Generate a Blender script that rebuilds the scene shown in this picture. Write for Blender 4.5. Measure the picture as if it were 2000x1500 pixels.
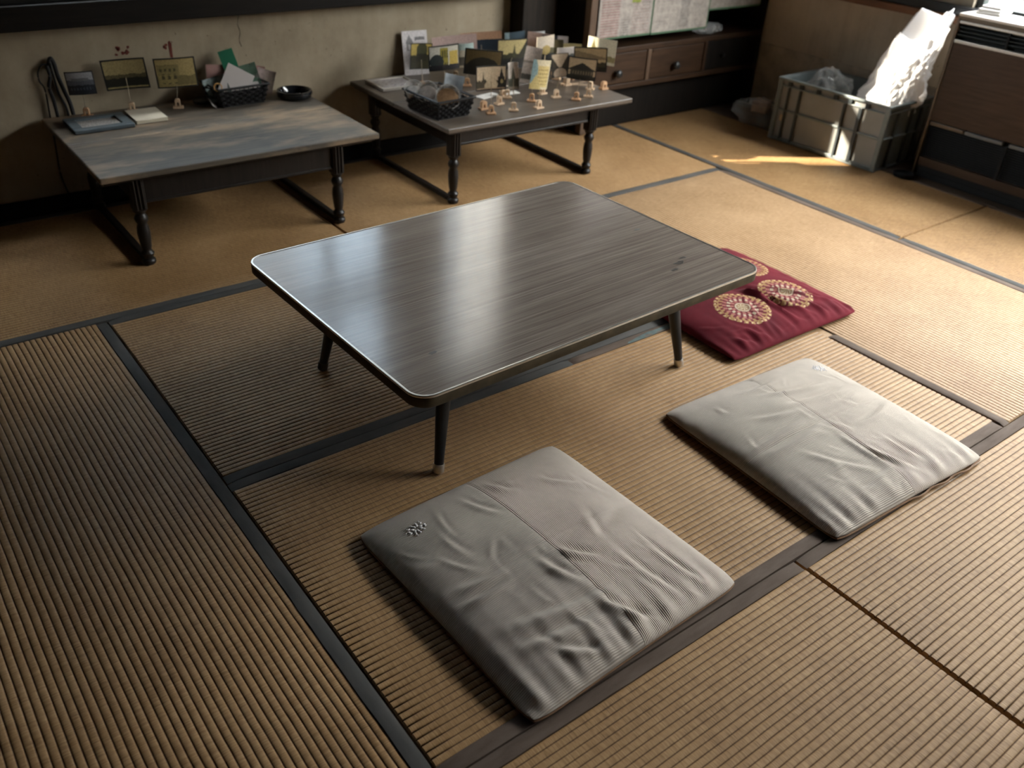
import bpy, bmesh, math, random
import numpy as np
from mathutils import Vector, Matrix, Euler, noise as mn

for o in list(bpy.data.objects):
    bpy.data.objects.remove(o, do_unlink=True)
S = bpy.context.scene
COL = S.collection
R = math.radians
random.seed(7)
rng = np.random.default_rng(5)

# ------------------------------------------------------------------ camera, light, exposure
cam_d = bpy.data.cameras.new('camera')
cam = bpy.data.objects.new('camera', cam_d)
COL.objects.link(cam)
cam.location = (-0.4795, -1.6166, 1.3308)
cam.rotation_euler = (R(57.0231), R(-2.9276), R(-37.0637))
cam_d.sensor_width = 36.0
cam_d.lens = 36.0 * 1723.72 / 2000.0
cam_d.clip_start = 0.05
cam_d.dof.use_dof = True
cam_d.dof.focus_distance = 1.95
cam_d.dof.aperture_fstop = 3.4
S.camera = cam

w = bpy.data.worlds.new('world')
S.world = w
w.use_nodes = True
bg = w.node_tree.nodes['Background']
bg.inputs[0].default_value = (1.0, 0.97, 0.93, 1)
bg.inputs[1].default_value = 41.0

SUN_AZ = Vector((0.85, -0.53, 0)).normalized()
SUN_EL = R(27.0)
sun_d = bpy.data.lights.new('sun', 'SUN')
sun_d.energy = 36.0
sun_d.angle = R(0.6)
sun_d.color = (1.0, 0.84, 0.64)
sun = bpy.data.objects.new('sun', sun_d)
COL.objects.link(sun)
sd = Vector((SUN_AZ.x * math.cos(SUN_EL), SUN_AZ.y * math.cos(SUN_EL), -math.sin(SUN_EL)))
sun.rotation_euler = sd.to_track_quat('-Z', 'Y').to_euler()
sun.location = (-6, 6, 5)

S.view_settings.view_transform = 'Standard'
S.view_settings.look = 'None'
S.view_settings.gamma = 1.0
S.view_settings.use_curve_mapping = False
S.view_settings.exposure = 0.0

WX, WY = 3.75, 1.88          # inner faces of the right and the back wall
LX, FY, CZ = -2.73, -3.64, 2.45
RW0, RW1 = -2.45, 0.50        # window band of the right wall along y
RZ0, RZ1 = 0.665, 2.05

def portal(loc, rot, sx, sy):      # guides daylight sampling through a window; emits nothing itself
    d = bpy.data.lights.new('window_daylight', 'AREA')
    d.shape = 'RECTANGLE'; d.size = sx; d.size_y = sy
    d.cycles.is_portal = True
    o = bpy.data.objects.new('window_daylight', d)
    COL.objects.link(o); o.location = loc; o.rotation_euler = rot
portal((WX + 0.09, (RW0 + RW1) / 2, (RZ0 + RZ1) / 2), (0, R(90), 0), RZ1 - RZ0, RW1 - RW0)
portal((0.815, WY + 0.09, 1.39), (R(-90), 0, 0), 1.41, 1.36)
portal((2.045, WY + 0.09, 1.39), (R(-90), 0, 0), 0.46, 1.36)

# ------------------------------------------------------------------ helpers
class MB:
    def __init__(s): s.v = []; s.f = []
    def add(s, vs, fs):
        n = len(s.v); s.v += [tuple(p) for p in vs]; s.f += [tuple(i + n for i in f) for f in fs]; return s
    def box(s, c, d, rot=None):
        m = Euler(rot).to_matrix() if rot is not None else Matrix.Identity(3)
        vs = [Vector(c) + m @ Vector((x * d[0] / 2, y * d[1] / 2, z * d[2] / 2)) for x in (-1, 1) for y in (-1, 1) for z in (-1, 1)]
        return s.add(vs, [(0, 1, 3, 2), (4, 6, 7, 5), (0, 4, 5, 1), (2, 3, 7, 6), (0, 2, 6, 4), (1, 5, 7, 3)])
    def bb(s, a, b):
        return s.box([(a[i] + b[i]) / 2 for i in range(3)], [abs(b[i] - a[i]) for i in range(3)])
    def lathe(s, prof, n=20, c=(0, 0, 0), m=None, cap=True):
        vs = []
        for r, z in prof:
            for k in range(n):
                a = 2 * math.pi * k / n
                p = Vector((r * math.cos(a), r * math.sin(a), z))
                if m is not None: p = m @ p
                vs.append(p + Vector(c))
        fs = []
        for i in range(len(prof) - 1):
            for k in range(n):
                fs.append((i * n + k, i * n + (k + 1) % n, (i + 1) * n + (k + 1) % n, (i + 1) * n + k))
        if cap:
            fs.append(tuple(range(n))[::-1]); fs.append(tuple((len(prof) - 1) * n + k for k in range(n)))
        return s.add(vs, fs)
    def cyl(s, a, b, r0, r1=None, n=14):
        a, b = Vector(a), Vector(b); r1 = r0 if r1 is None else r1
        m = (b - a).to_track_quat('Z', 'Y').to_matrix()
        return s.lathe([(r0, 0), (r1, (b - a).length)], n, a, m)
    def tube(s, pts, r, n=8):
        pts = [Vector(p) for p in pts]; vs = []; fs = []
        for i, p in enumerate(pts):
            t = (pts[min(i + 1, len(pts) - 1)] - pts[max(i - 1, 0)])
            m = t.to_track_quat('Z', 'Y').to_matrix()
            for k in range(n):
                a = 2 * math.pi * k / n
                vs.append(p + m @ Vector((r * math.cos(a), r * math.sin(a), 0)))
        for i in range(len(pts) - 1):
            for k in range(n):
                fs.append((i * n + k, i * n + (k + 1) % n, (i + 1) * n + (k + 1) % n, (i + 1) * n + k))
        fs.append(tuple(range(n))[::-1]); fs.append(tuple((len(pts) - 1) * n + k for k in range(n)))
        return s.add(vs, fs)
    def prism(s, poly, z0, z1):
        n = len(poly)
        vs = [(x, y, z0) for x, y in poly] + [(x, y, z1) for x, y in poly]
        fs = [tuple(range(n))[::-1], tuple(range(n, 2 * n))] + [(i, (i + 1) % n, n + (i + 1) % n, n + i) for i in range(n)]
        return s.add(vs, fs)
    def grid(s, fn, us, vs_):
        P = []; nv = len(vs_)
        for u in us:
            for v in vs_: P.append(fn(u, v))
        F = [(i * nv + j, (i + 1) * nv + j, (i + 1) * nv + j + 1, i * nv + j + 1) for i in range(len(us) - 1) for j in range(nv - 1)]
        return s.add(P, F)
    def garr(s, X, Y, Z):
        nu, nv = X.shape
        n = len(s.v)
        s.v += list(map(tuple, np.stack([X.ravel(), Y.ravel(), Z.ravel()], 1).tolist()))
        s.f += [(n + i * nv + j, n + (i + 1) * nv + j, n + (i + 1) * nv + j + 1, n + i * nv + j + 1) for i in range(nu - 1) for j in range(nv - 1)]
        return s
    def build(s, name, mat, parent=None, smooth=False, bevel=0, seg=2, merge=False):
        me = bpy.data.meshes.new(name)
        me.from_pydata(s.v, [], s.f)
        if bevel or merge:
            b = bmesh.new(); b.from_mesh(me)
            if merge: bmesh.ops.remove_doubles(b, verts=b.verts, dist=1e-5)
            bmesh.ops.recalc_face_normals(b, faces=b.faces)
            if bevel:
                ed = [e for e in b.edges if len(e.link_faces) == 2 and e.calc_face_angle(0) > R(40)]
                bmesh.ops.bevel(b, geom=ed, offset=bevel, segments=seg, profile=0.5, affect='EDGES', clamp_overlap=True)
            b.to_mesh(me); b.free()
        me.update()
        if smooth:
            me.polygons.foreach_set('use_smooth', [True] * len(me.polygons))
            try: me.set_sharp_from_angle(angle=R(50))
            except Exception: pass
        me.materials.append(mat)
        o = bpy.data.objects.new(name, me)
        COL.objects.link(o)
        if parent is not None: o.parent = parent
        return o

def tag(o, label=None, cat=None, group=None, kind=None):
    if label: o['label'] = label
    if cat: o['category'] = cat
    if group: o['group'] = group
    if kind: o['kind'] = kind
    return o
def thing(name, label, cat, loc=(0, 0, 0), rz=0, group=None):
    o = bpy.data.objects.new(name, None); COL.objects.link(o)
    o.empty_display_size = 0.05
    o.location = loc; o.rotation_euler = (0, 0, rz)
    return tag(o, label, cat, group)
def struct(o): o['kind'] = 'structure'; return o

class NT:
    def __init__(s, name):
        s.m = bpy.data.materials.new(name); s.m.use_nodes = True
        s.t = s.m.node_tree; s.b = s.t.nodes['Principled BSDF']; s.out = s.t.nodes['Material Output']
    def n(s, ty, **kw):
        x = s.t.nodes.new(ty)
        for k, v in kw.items(): setattr(x, k, v)
        return x
    def set(s, sock, v):
        if hasattr(v, 'is_output') or isinstance(v, bpy.types.NodeSocket): s.t.links.new(v, sock)
        else:
            if hasattr(sock.default_value, '__len__') and len(sock.default_value) == 4 and len(v) == 3: v = (*v, 1)
            sock.default_value = v
    def coord(s, kind='Object', scale=None, rot=None, loc=None):
        c = s.n('ShaderNodeTexCoord').outputs[kind]
        if scale is None and rot is None and loc is None: return c
        m = s.n('ShaderNodeMapping'); s.set(m.inputs[0], c)
        if scale is not None: m.inputs['Scale'].default_value = scale
        if rot is not None: m.inputs['Rotation'].default_value = rot
        if loc is not None: m.inputs['Location'].default_value = loc
        return m.outputs[0]
    def math(s, op, a, b=0.0, clamp=False):
        x = s.n('ShaderNodeMath', operation=op); x.use_clamp = clamp
        s.set(x.inputs[0], a); s.set(x.inputs[1], b); return x.outputs[0]
    def noise(s, vec, scale=5, detail=3, rough=0.55):
        x = s.n('ShaderNodeTexNoise'); s.set(x.inputs['Vector'], vec)
        x.inputs['Scale'].default_value = scale; x.inputs['Detail'].default_value = detail; x.inputs['Roughness'].default_value = rough
        return x.outputs[0]
    def ramp(s, fac, stops):
        x = s.n('ShaderNodeValToRGB'); s.set(x.inputs[0], fac); e = x.color_ramp.elements
        while len(e) < len(stops): e.new(0.5)
        for i, (p, c) in enumerate(stops):
            e[i].position = p; e[i].color = (*c, 1) if len(c) == 3 else c
        return x.outputs[0]
    def rng(s, v, a, b, c=0.0, d=1.0):
        x = s.n('ShaderNodeMapRange'); s.set(x.inputs[0], v)
        for i, q in enumerate((a, b, c, d)): x.inputs[i + 1].default_value = q
        return x.outputs[0]
    def mix(s, fac, a, b, blend='MIX'):
        x = s.n('ShaderNodeMix', data_type='RGBA', blend_type=blend)
        s.set(x.inputs[0], fac); s.set(x.inputs[6], a); s.set(x.inputs[7], b); return x.outputs[2]
    def bump(s, h, strength=0.3, dist=0.002, normal=None):
        x = s.n('ShaderNodeBump'); x.inputs['Strength'].default_value = strength; x.inputs['Distance'].default_value = dist
        s.set(x.inputs['Height'], h)
        if normal is not None: s.set(x.inputs['Normal'], normal)
        s.t.links.new(x.outputs[0], s.b.inputs['Normal']); return x.outputs[0]
    def fin(s, col=None, rough=None, metal=None, spec=None, **kw):
        if col is not None: s.set(s.b.inputs['Base Color'], col)
        if rough is not None: s.set(s.b.inputs['Roughness'], rough)
        if metal is not None: s.set(s.b.inputs['Metallic'], metal)
        if spec is not None: s.set(s.b.inputs['Specular IOR Level'], spec)
        for k, v in kw.items(): s.set(s.b.inputs[k.replace('_', ' ')], v)
        return s.m
    def sep(s, vec):
        x = s.n('ShaderNodeSeparateXYZ'); s.set(x.inputs[0], vec); return x.outputs

def plain(name, col, rough=0.6, var=0.15, scale=20, metal=0.0, spec=0.4, bump=0.0):
    q = NT(name); c = q.coord()
    f = q.noise(c, scale, 4)
    a = tuple(max(0, x * (1 - var)) for x in col); b = tuple(min(1, x * (1 + var)) for x in col)
    cc = q.ramp(f, [(0.3, a), (0.7, b)])
    if bump: q.bump(f, bump, 0.002)
    return q.fin(cc, rough, metal, spec)

def wood(name, dark, light, axis=0, rough=0.5, stretch=14, scale=6, spec=0.35, wear=None):
    q = NT(name)
    sc = [stretch] * 3; sc[axis] = 1.0
    c = q.coord('Object', scale=sc)
    f = q.noise(c, scale, 6, 0.6)
    g = q.noise(q.coord(), 5, 3)
    f2 = q.math('ADD', q.math('MULTIPLY', f, 0.75), q.math('MULTIPLY', g, 0.3))
    cc = q.ramp(f2, [(0.32, dark), (0.72, light)])
    if wear:
        wn = q.noise(q.coord('Object', scale=[2.2 if i != axis else 0.8 for i in range(3)]), 3.2, 5, 0.65)
        cc = q.mix(q.rng(wn, 0.47, 0.62), cc, wear)
    q.bump(f, 0.15, 0.001)
    return q.fin(cc, rough, 0, spec)

M = {}
def tatami_mat_material(name, c_dark, c_mid, c_light):
    q = NT(name)
    c = q.coord()
    st = q.noise(q.coord('Object', scale=(420, 26, 1)), 1.0, 2, 0.6)          # single rush strands
    bl = q.noise(q.coord('Object', scale=(60, 67, 1)), 1.0, 1)                # strand bundles
    big = q.noise(c, 3.2, 4, 0.6)
    f = q.math('ADD', q.math('MULTIPLY', st, 0.65), q.math('ADD', q.math('MULTIPLY', bl, 0.2), q.math('MULTIPLY', big, 0.45)))
    cc = q.ramp(f, [(0.42, c_dark), (0.62, c_mid), (0.82, c_light)])
    q.bump(q.math('ADD', st, q.math('MULTIPLY', bl, 0.15)), 0.45, 0.0010)
    return q.fin(cc, 0.55, 0, 0.3)
M['tatami'] = tatami_mat_material('tatami_rush', (0.19, 0.103, 0.041), (0.340, 0.197, 0.084), (0.465, 0.291, 0.140))
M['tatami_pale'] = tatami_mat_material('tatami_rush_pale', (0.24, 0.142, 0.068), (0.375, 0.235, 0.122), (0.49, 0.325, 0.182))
M['tatami_groove'] = tatami_mat_material('tatami_warp_groove', (0.085, 0.042, 0.016), (0.13, 0.068, 0.028), (0.19, 0.105, 0.045))
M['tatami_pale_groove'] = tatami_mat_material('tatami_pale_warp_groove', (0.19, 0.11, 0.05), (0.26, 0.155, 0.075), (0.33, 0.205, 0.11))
def heri_material(name, a, b):
    q = NT(name)
    f = q.noise(q.coord('Object', scale=(3, 12, 1)), 2, 4, 0.6)
    t = q.noise(q.coord('Object', scale=(900, 900, 1)), 1, 0)
    q.bump(t, 0.3, 0.0006)
    return q.fin(q.ramp(q.math('ADD', q.math('MULTIPLY', f, 0.8), q.math('MULTIPLY', t, 0.2)), [(0.35, a), (0.7, b)]), 0.8, 0, 0.15)
M['heri_slate'] = heri_material('heri_slate', (0.058, 0.058, 0.056), (0.105, 0.098, 0.09))
M['heri_brown'] = heri_material('heri_brown', (0.085, 0.06, 0.045), (0.165, 0.125, 0.10))
M['plaster'] = None
q = NT('plaster'); c = q.coord()
n1 = q.noise(c, 2.4, 6, 0.65); n2 = q.noise(q.coord('Object', scale=(9, 9, 0.9)), 2.0, 4, 0.6); n3 = q.noise(c, 55, 3)
cc = q.ramp(q.math('ADD', q.math('MULTIPLY', n1, 0.82), q.math('MULTIPLY', n2, 0.18)), [(0.33, (0.20, 0.16, 0.11)), (0.5, (0.31, 0.255, 0.18)), (0.68, (0.40, 0.34, 0.25))])
cc = q.mix(q.rng(n3, 0.70, 0.78), cc, (0.12, 0.09, 0.06))
q.bump(q.math('ADD', q.math('MULTIPLY', n3, 0.5), n1), 0.35, 0.004)
M['plaster'] = q.fin(cc, 0.9, 0, 0.1)
q = NT('lit_plaster'); c = q.coord()  # back wall plaster in a lighter tone, standing in for light on the right wall
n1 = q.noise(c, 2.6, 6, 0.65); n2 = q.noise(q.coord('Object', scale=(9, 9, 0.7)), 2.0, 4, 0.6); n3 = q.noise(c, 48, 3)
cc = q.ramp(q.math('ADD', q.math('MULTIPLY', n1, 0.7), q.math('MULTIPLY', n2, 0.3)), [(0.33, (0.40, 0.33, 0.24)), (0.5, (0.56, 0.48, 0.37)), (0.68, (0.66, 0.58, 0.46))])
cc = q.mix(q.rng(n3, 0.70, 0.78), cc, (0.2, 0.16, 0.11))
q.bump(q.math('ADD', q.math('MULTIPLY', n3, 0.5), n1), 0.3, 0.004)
M['lit_plaster'] = q.fin(cc, 0.9, 0, 0.1)
M['dark_wood'] = wood('dark_wood', (0.006, 0.0055, 0.005), (0.016, 0.013, 0.011), 0, 0.6, spec=0.15)
M['dark_wood_v'] = wood('dark_wood_upright', (0.008, 0.0065, 0.005), (0.026, 0.019, 0.014), 2, 0.6, spec=0.15)
M['sill_wood'] = wood('sill_wood', (0.13, 0.055, 0.025), (0.26, 0.12, 0.055), 1, 0.4)
M['cab_wood'] = wood('cabinet_wood', (0.020, 0.0105, 0.0055), (0.056, 0.029, 0.0145), 0, 0.5, spec=0.2)
M['cab_dark'] = wood('cabinet_dark_wood', (0.005, 0.0042, 0.0035), (0.014, 0.0105, 0.008), 2, 0.6, spec=0.12)
M['cab_post'] = wood('cabinet_post_wood', (0.05, 0.028, 0.016), (0.12, 0.072, 0.042), 2, 0.5)
M['old_top'] = wood('worn_table_top', (0.05, 0.044, 0.038), (0.14, 0.115, 0.085), 0, 0.5, wear=(0.25, 0.18, 0.115), spec=0.3)
M['old_top2'] = wood('dark_table_top', (0.05, 0.04, 0.033), (0.125, 0.095, 0.07), 0, 0.38, spec=0.5)
M['old_leg'] = wood('turned_leg_wood', (0.007, 0.006, 0.0055), (0.022, 0.017, 0.014), 2, 0.4, spec=0.3)
M['ceiling'] = wood('ceiling_boards', (0.03, 0.02, 0.013), (0.07, 0.048, 0.03), 0, 0.7)
M['dim_plaster'] = plain('brown_wall_boards', (0.10, 0.08, 0.062), 0.8, 0.2, 4)

def glass(name, tint=(0.95, 0.98, 1.0), rough=0.02):
    q = NT(name)
    tr = q.n('ShaderNodeBsdfTransparent'); tr.inputs[0].default_value = (*tint, 1)
    gl = q.n('ShaderNodeBsdfGlossy'); gl.inputs['Roughness'].default_value = rough
    lw = q.n('ShaderNodeLayerWeight'); lw.inputs[0].default_value = 0.5
    fac = q.math('ADD', q.math('MULTIPLY', q.math('POWER', lw.outputs['Facing'], 4.0), 0.6), 0.03)
    mx = q.n('ShaderNodeMixShader')
    q.t.links.new(fac, mx.inputs[0]); q.t.links.new(tr.outputs[0], mx.inputs[1]); q.t.links.new(gl.outputs[0], mx.inputs[2])
    q.t.links.new(mx.outputs[0], q.out.inputs[0]); return q.m
def film(name, col, opac, rough=0.15):            # thin see-through plastic
    q = NT(name)
    tr = q.n('ShaderNodeBsdfTransparent')
    q.b.inputs['Base Color'].default_value = (*col, 1); q.b.inputs['Roughness'].default_value = rough
    q.b.inputs['Specular IOR Level'].default_value = 0.9
    mx = q.n('ShaderNodeMixShader')
    f = q.rng(q.noise(q.coord(), 30, 4), 0.3, 0.75, opac * 0.6, min(1, opac * 1.5))
    q.t.links.new(f, mx.inputs[0]); q.t.links.new(tr.outputs[0], mx.inputs[1]); q.t.links.new(q.b.outputs[0], mx.inputs[2])
    q.t.links.new(mx.outputs[0], q.out.inputs[0]); return q.m
def cloth_translucent(name, col, tfac=0.45):
    q = NT(name)
    d = q.n('ShaderNodeBsdfDiffuse'); d.inputs[0].default_value = (*col, 1)
    t = q.n('ShaderNodeBsdfTranslucent'); t.inputs[0].default_value = (*col, 1)
    wv = q.noise(q.coord('Object', scale=(200, 200, 200)), 1, 1)
    mx = q.n('ShaderNodeMixShader'); q.t.links.new(q.rng(wv, 0, 1, tfac - 0.05, tfac + 0.05), mx.inputs[0])
    q.t.links.new(d.outputs[0], mx.inputs[1]); q.t.links.new(t.outputs[0], mx.inputs[2])
    q.t.links.new(mx.outputs[0], q.out.inputs[0]); return q.m
M['glass'] = glass('window_glass')
M['curtain'] = cloth_translucent('curtain_cloth', (0.92, 0.90, 0.87), 0.92)
M['bag_clear'] = film('clear_plastic', (0.55, 0.56, 0.55), 0.35)
M['bag_clear_thin'] = film('thin_clear_plastic', (0.4, 0.4, 0.38), 0.25)
M['bag_white'] = cloth_translucent('white_plastic_bag', (0.86, 0.86, 0.88), 0.25)
M['metal'] = plain('brushed_metal', (0.62, 0.60, 0.56), 0.32, 0.08, 60, 0.9)
M['black'] = plain('black_lacquer', (0.008, 0.009, 0.011), 0.38, 0.2, 30, spec=0.5)
M['black_plastic'] = plain('black_plastic', (0.008, 0.009, 0.010), 0.7, 0.2, 30, spec=0.2)
M['cable'] = plain('cable_rubber', (0.012, 0.012, 0.013), 0.6, 0.2, 60)
M['pine'] = wood('pale_pine', (0.46, 0.31, 0.19), (0.68, 0.50, 0.34), 2, 0.6, 8, 20)
M['pine_o'] = wood('orange_pine', (0.40, 0.22, 0.11), (0.60, 0.37, 0.21), 2, 0.6, 8, 20)
M['rod'] = plain('thin_wire', (0.35, 0.30, 0.22), 0.4, 0.1, 60, 0.7)
M['paper'] = plain('white_paper', (0.72, 0.69, 0.65), 0.8, 0.05, 12)
M['cream'] = plain('cream_paper', (0.60, 0.55, 0.42), 0.8, 0.05, 12)

# ------------------------------------------------------------------ the room
floor = struct(MB().bb((LX - .1, FY - .1, -0.16), (WX + .1, WY + .1, -0.058)).build('floor', M['dark_wood']))
struct(MB().bb((LX - .1, FY - .1, CZ), (WX + .2, WY + .2, CZ + .1)).build('ceiling', M['ceiling']))
struct(MB().bb((LX - .12, FY - .1, -0.16), (LX, WY + .1, CZ)).build('wall_left', M['dim_plaster']))
struct(MB().bb((LX, FY - .12, -0.16), (WX + .1, FY, CZ)).build('wall_front', M['dim_plaster']))
TH = 0.08
wb = MB()
SZ = 0.66
wb.bb((LX, WY, -0.16), (WX + TH, WY + TH, SZ))                 # below the windows
wb.bb((LX, WY, 2.07), (WX + TH, WY + TH, CZ))                  # above
wb.bb((LX, WY, SZ), (0.10, WY + TH, 2.07))
wb.bb((1.53, WY, SZ), (1.82, WY + TH, 2.07))
wb.bb((2.27, WY, SZ), (WX + TH, WY + TH, 2.07))
wall_back = struct(wb.build('wall_back', M['plaster']))
wr = MB()
wr.bb((WX, FY - .1, -0.16), (WX + TH, WY, 0.628))
wr.bb((WX, FY - .1, RZ1), (WX + TH, WY, CZ))
wr.bb((WX, RW1, 0.628), (WX + TH, WY, RZ1))
wr.bb((WX, FY - .1, 0.628), (WX + TH, RW0, RZ1))
wall_right = struct(wr.build('wall_right', M['lit_plaster']))
# window sills, posts and skirting
struct(MB().bb((LX, WY - 0.075, 0.635), (2.20, WY + 0.02, 0.715)).build('trim_1', M['dark_wood'], bevel=0.004))
struct(MB().bb((LX, WY - 0.05, 0.7155), (2.20, WY + 0.0, 0.735)).build('trim_2', M['black'], bevel=0.003))
struct(MB().bb((2.20, WY - 0.10, -0.056), (2.40, WY - 0.001, CZ)).build('trim_3', M['dark_wood_v'], bevel=0.004))
struct(MB().bb((WX - 0.07, FY, 0.63), (WX + 0.03, WY, 0.662)).build('trim_4', M['sill_wood'], bevel=0.004))
struct(MB().bb((WX - 0.05, FY, 0.6625), (WX + 0.02, WY - .29, 0.70)).build('trim_6', M['black'], bevel=0.003))
struct(MB().bb((WX - 0.012, 0.40, -0.056), (WX - 0.0005, 1.60, 0.335)).build('baseboard_right', plain('pale_skirting', (0.48, 0.41, 0.32), 0.8, 0.25, 14, bump=0.2), bevel=0.003))
struct(MB().bb((LX, WY - 0.012, -0.056), (2.20, WY - 0.0005, 0.045)).build('baseboard_back', M['dark_wood'], bevel=0.003))
struct(MB().bb((3.44, FY, -0.057), (WX - 0.013, WY - 0.013, -0.002)).build('trim_5', wood('edge_board', (0.03, 0.022, 0.016), (0.09, 0.06, 0.04), 1, 0.5)))
# plaster scars and old tape residue on the back wall
rust = plain('old_tape_residue', (0.13, 0.025, 0.015), 0.8, 0.4, 90)
def scar(cx, cz, sc, n, seed):
    r = random.Random(seed); mb = MB()
    for k in range(n):
        a = r.uniform(-1, 1) * sc; b = r.uniform(-1, 1) * sc * 0.45; s1 = sc * r.uniform(.08, .22)
        poly = [(cx + a + s1 * r.uniform(.6, 1.4) * math.cos(t), cz + b + s1 * r.uniform(.6, 1.6) * math.sin(t)) for t in [i * math.pi / 4 for i in range(8)]]
        vs = [(x, WY - 0.0012, z) for x, z in poly] + [(x, WY - 0.0001, z) for x, z in poly]
        mb.add(vs, [tuple(range(8)), tuple(range(8, 16))[::-1]] + [(i, 8 + i, 8 + (i + 1) % 8, (i + 1) % 8) for i in range(8)])
    mb.build('tape_residue', rust, wall_back)
scar(0.445, 0.533, 0.032, 9, 1)
o = scar(0.600, 0.537, 0.022, 7, 2)
MB().add([(0.606, WY - .0012, .545), (0.618, WY - .0012, .543), (0.616, WY - .0012, .490), (0.607, WY - .0012, .492), (0.606, WY - .0001, .545), (0.618, WY - .0001, .543), (0.616, WY - .0001, .490), (0.607, WY - .0001, .492)], [(0, 1, 2, 3), (7, 6, 5, 4), (0, 4, 5, 1), (1, 5, 6, 2), (2, 6, 7, 3), (3, 7, 4, 0)]).build('tape_residue', rust, wall_back)
# hairline crack
cr = [(0.884 + 0.004 * math.sin(k * 1.7), WY - 0.0004, 0.635 - k * 0.016) for k in range(9)]
MB().tube(cr, 0.0012, 5).build('crack', plain('crack_dark', (0.05, 0.04, 0.03)), wall_back)

def window(name, ax, a0, a1, z0, z1, posts, rails, fixed, mat, glassmat, wd=0.032):
    root = bpy.data.objects.new(name, None); COL.objects.link(root); struct(root)
    def bar(lo, hi, zl, zh, nm, d0=0.02, d1=0.07):
        if ax == 'x': b = MB().bb((lo, fixed + d0, zl), (hi, fixed + d1, zh))
        else: b = MB().bb((fixed + d0, lo, zl), (fixed + d1, hi, zh))
        b.build(nm, mat, root, bevel=0.003)
    bar(a0, a1, z0, z0 + 0.05, 'bottom_rail'); bar(a0, a1, z1 - 0.05, z1, 'top_rail')
    edges = [a0] + list(posts) + [a1]
    for e in [a0 + wd / 2] + list(posts) + [a1 - wd / 2]:
        bar(e - wd / 2, e + wd / 2, z0 + 0.0502, z1 - 0.0502, 'stile', 0.022, 0.068)
    for lo, hi in zip(edges[:-1], edges[1:]):
        for (zz, th) in rails:
            bar(lo + wd, hi - wd, zz - th / 2, zz + th / 2, 'glazing_bar', 0.03, 0.06)
        if glassmat is not None:
            if ax == 'x': b = MB().bb((lo + wd / 2, fixed + 0.043, z0 + 0.051), (hi - wd / 2, fixed + 0.047, z1 - 0.051))
            else: b = MB().bb((fixed + 0.043, lo + wd / 2, z0 + 0.051), (fixed + 0.047, hi - wd / 2, z1 - 0.051))
            b.build('pane', glassmat, root)
    return root
frame_dk = M['dark_wood_v']
window('window_1', 'x', 0.10, 1.53, 0.66, 2.07, (0.66, 1.22), ((1.37, 0.13),), WY, frame_dk, M['glass'])
window('window_2', 'x', 1.82, 2.27, 0.66, 2.07, (), (), WY, frame_dk, M['glass'])
window('window_3', 'y', RW0, RW1, 0.663, RZ1, (-1.47, -0.49), (), WX, plain('dark_window_frame', (0.035, 0.045, 0.043), 0.4, 0.15, 30), M['glass'])
# curtain in the narrow window
cu = MB()
cu.grid(lambda u, v: (u, WY + 0.004 + 0.010 * math.sin(u * 95) + 0.004 * math.sin(u * 41 + v * 2), v), [1.83 + 0.43 * k / 90 for k in range(91)], [0.74 + (2.04 - 0.74) * k / 8 for k in range(9)])
tag(cu.build('curtain', M['curtain'], smooth=True), 'pale curtain drawn across the narrow back window above the card table', 'curtain')

# ground, and unseen house shapes added to keep sun and sky off the windows
struct(MB().bb((-25, -25, -0.8), (25, 25, -0.6)).build('ground_outside', plain('outside_ground', (0.06, 0.06, 0.055), 0.9, 0.2, 3)))
def house(name, a, b, wallc):  # box with panes and roof, used for the added light blockers
    root = bpy.data.objects.new(name, None); COL.objects.link(root); struct(root)
    MB().bb(a, b).build('wall', plain(name + '_wall', wallc, 0.9, 0.12, 2), root)
    fg = plain(name + '_pane', (0.03, 0.035, 0.04), 0.15, 0.1, 3)
    for z in (0.4, 3.0, 5.6):
        x = a[0] + 1.0
        while x < b[0] - 1.5:
            MB().bb((x, a[1] - 0.03, z), (x + 1.1, a[1] - 0.001, z + 1.2)).build('window', fg, root); x += 2.4
    MB().bb((a[0] - .3, a[1] - .3, b[2]), (b[0], b[1], b[2] + .15)).build('roof', plain(name + '_roof', (0.08, 0.085, 0.09), 0.7), root)
house('sun_blocker_near', (-14, 3.4, -0.7), (-3.97, 5.2, 11.0), (0.10, 0.115, 0.13))  # added out of view to shade the left panes from the sun
house_right = MB().bb((9.0, -14, -0.7), (12, 12, 3.62)); struct(house_right.build('sky_blocker_right', plain('house_right_wall', (0.15, 0.145, 0.135), 0.9, 0.1, 2)))  # added out of view; its height cuts low sky light on the floor
house('sky_blocker_across', (-3.9, 6.4, -0.7), (8.5, 10, 14.0), (0.12, 0.15, 0.18))  # added out of view to hide bright sky from the back windows

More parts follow.
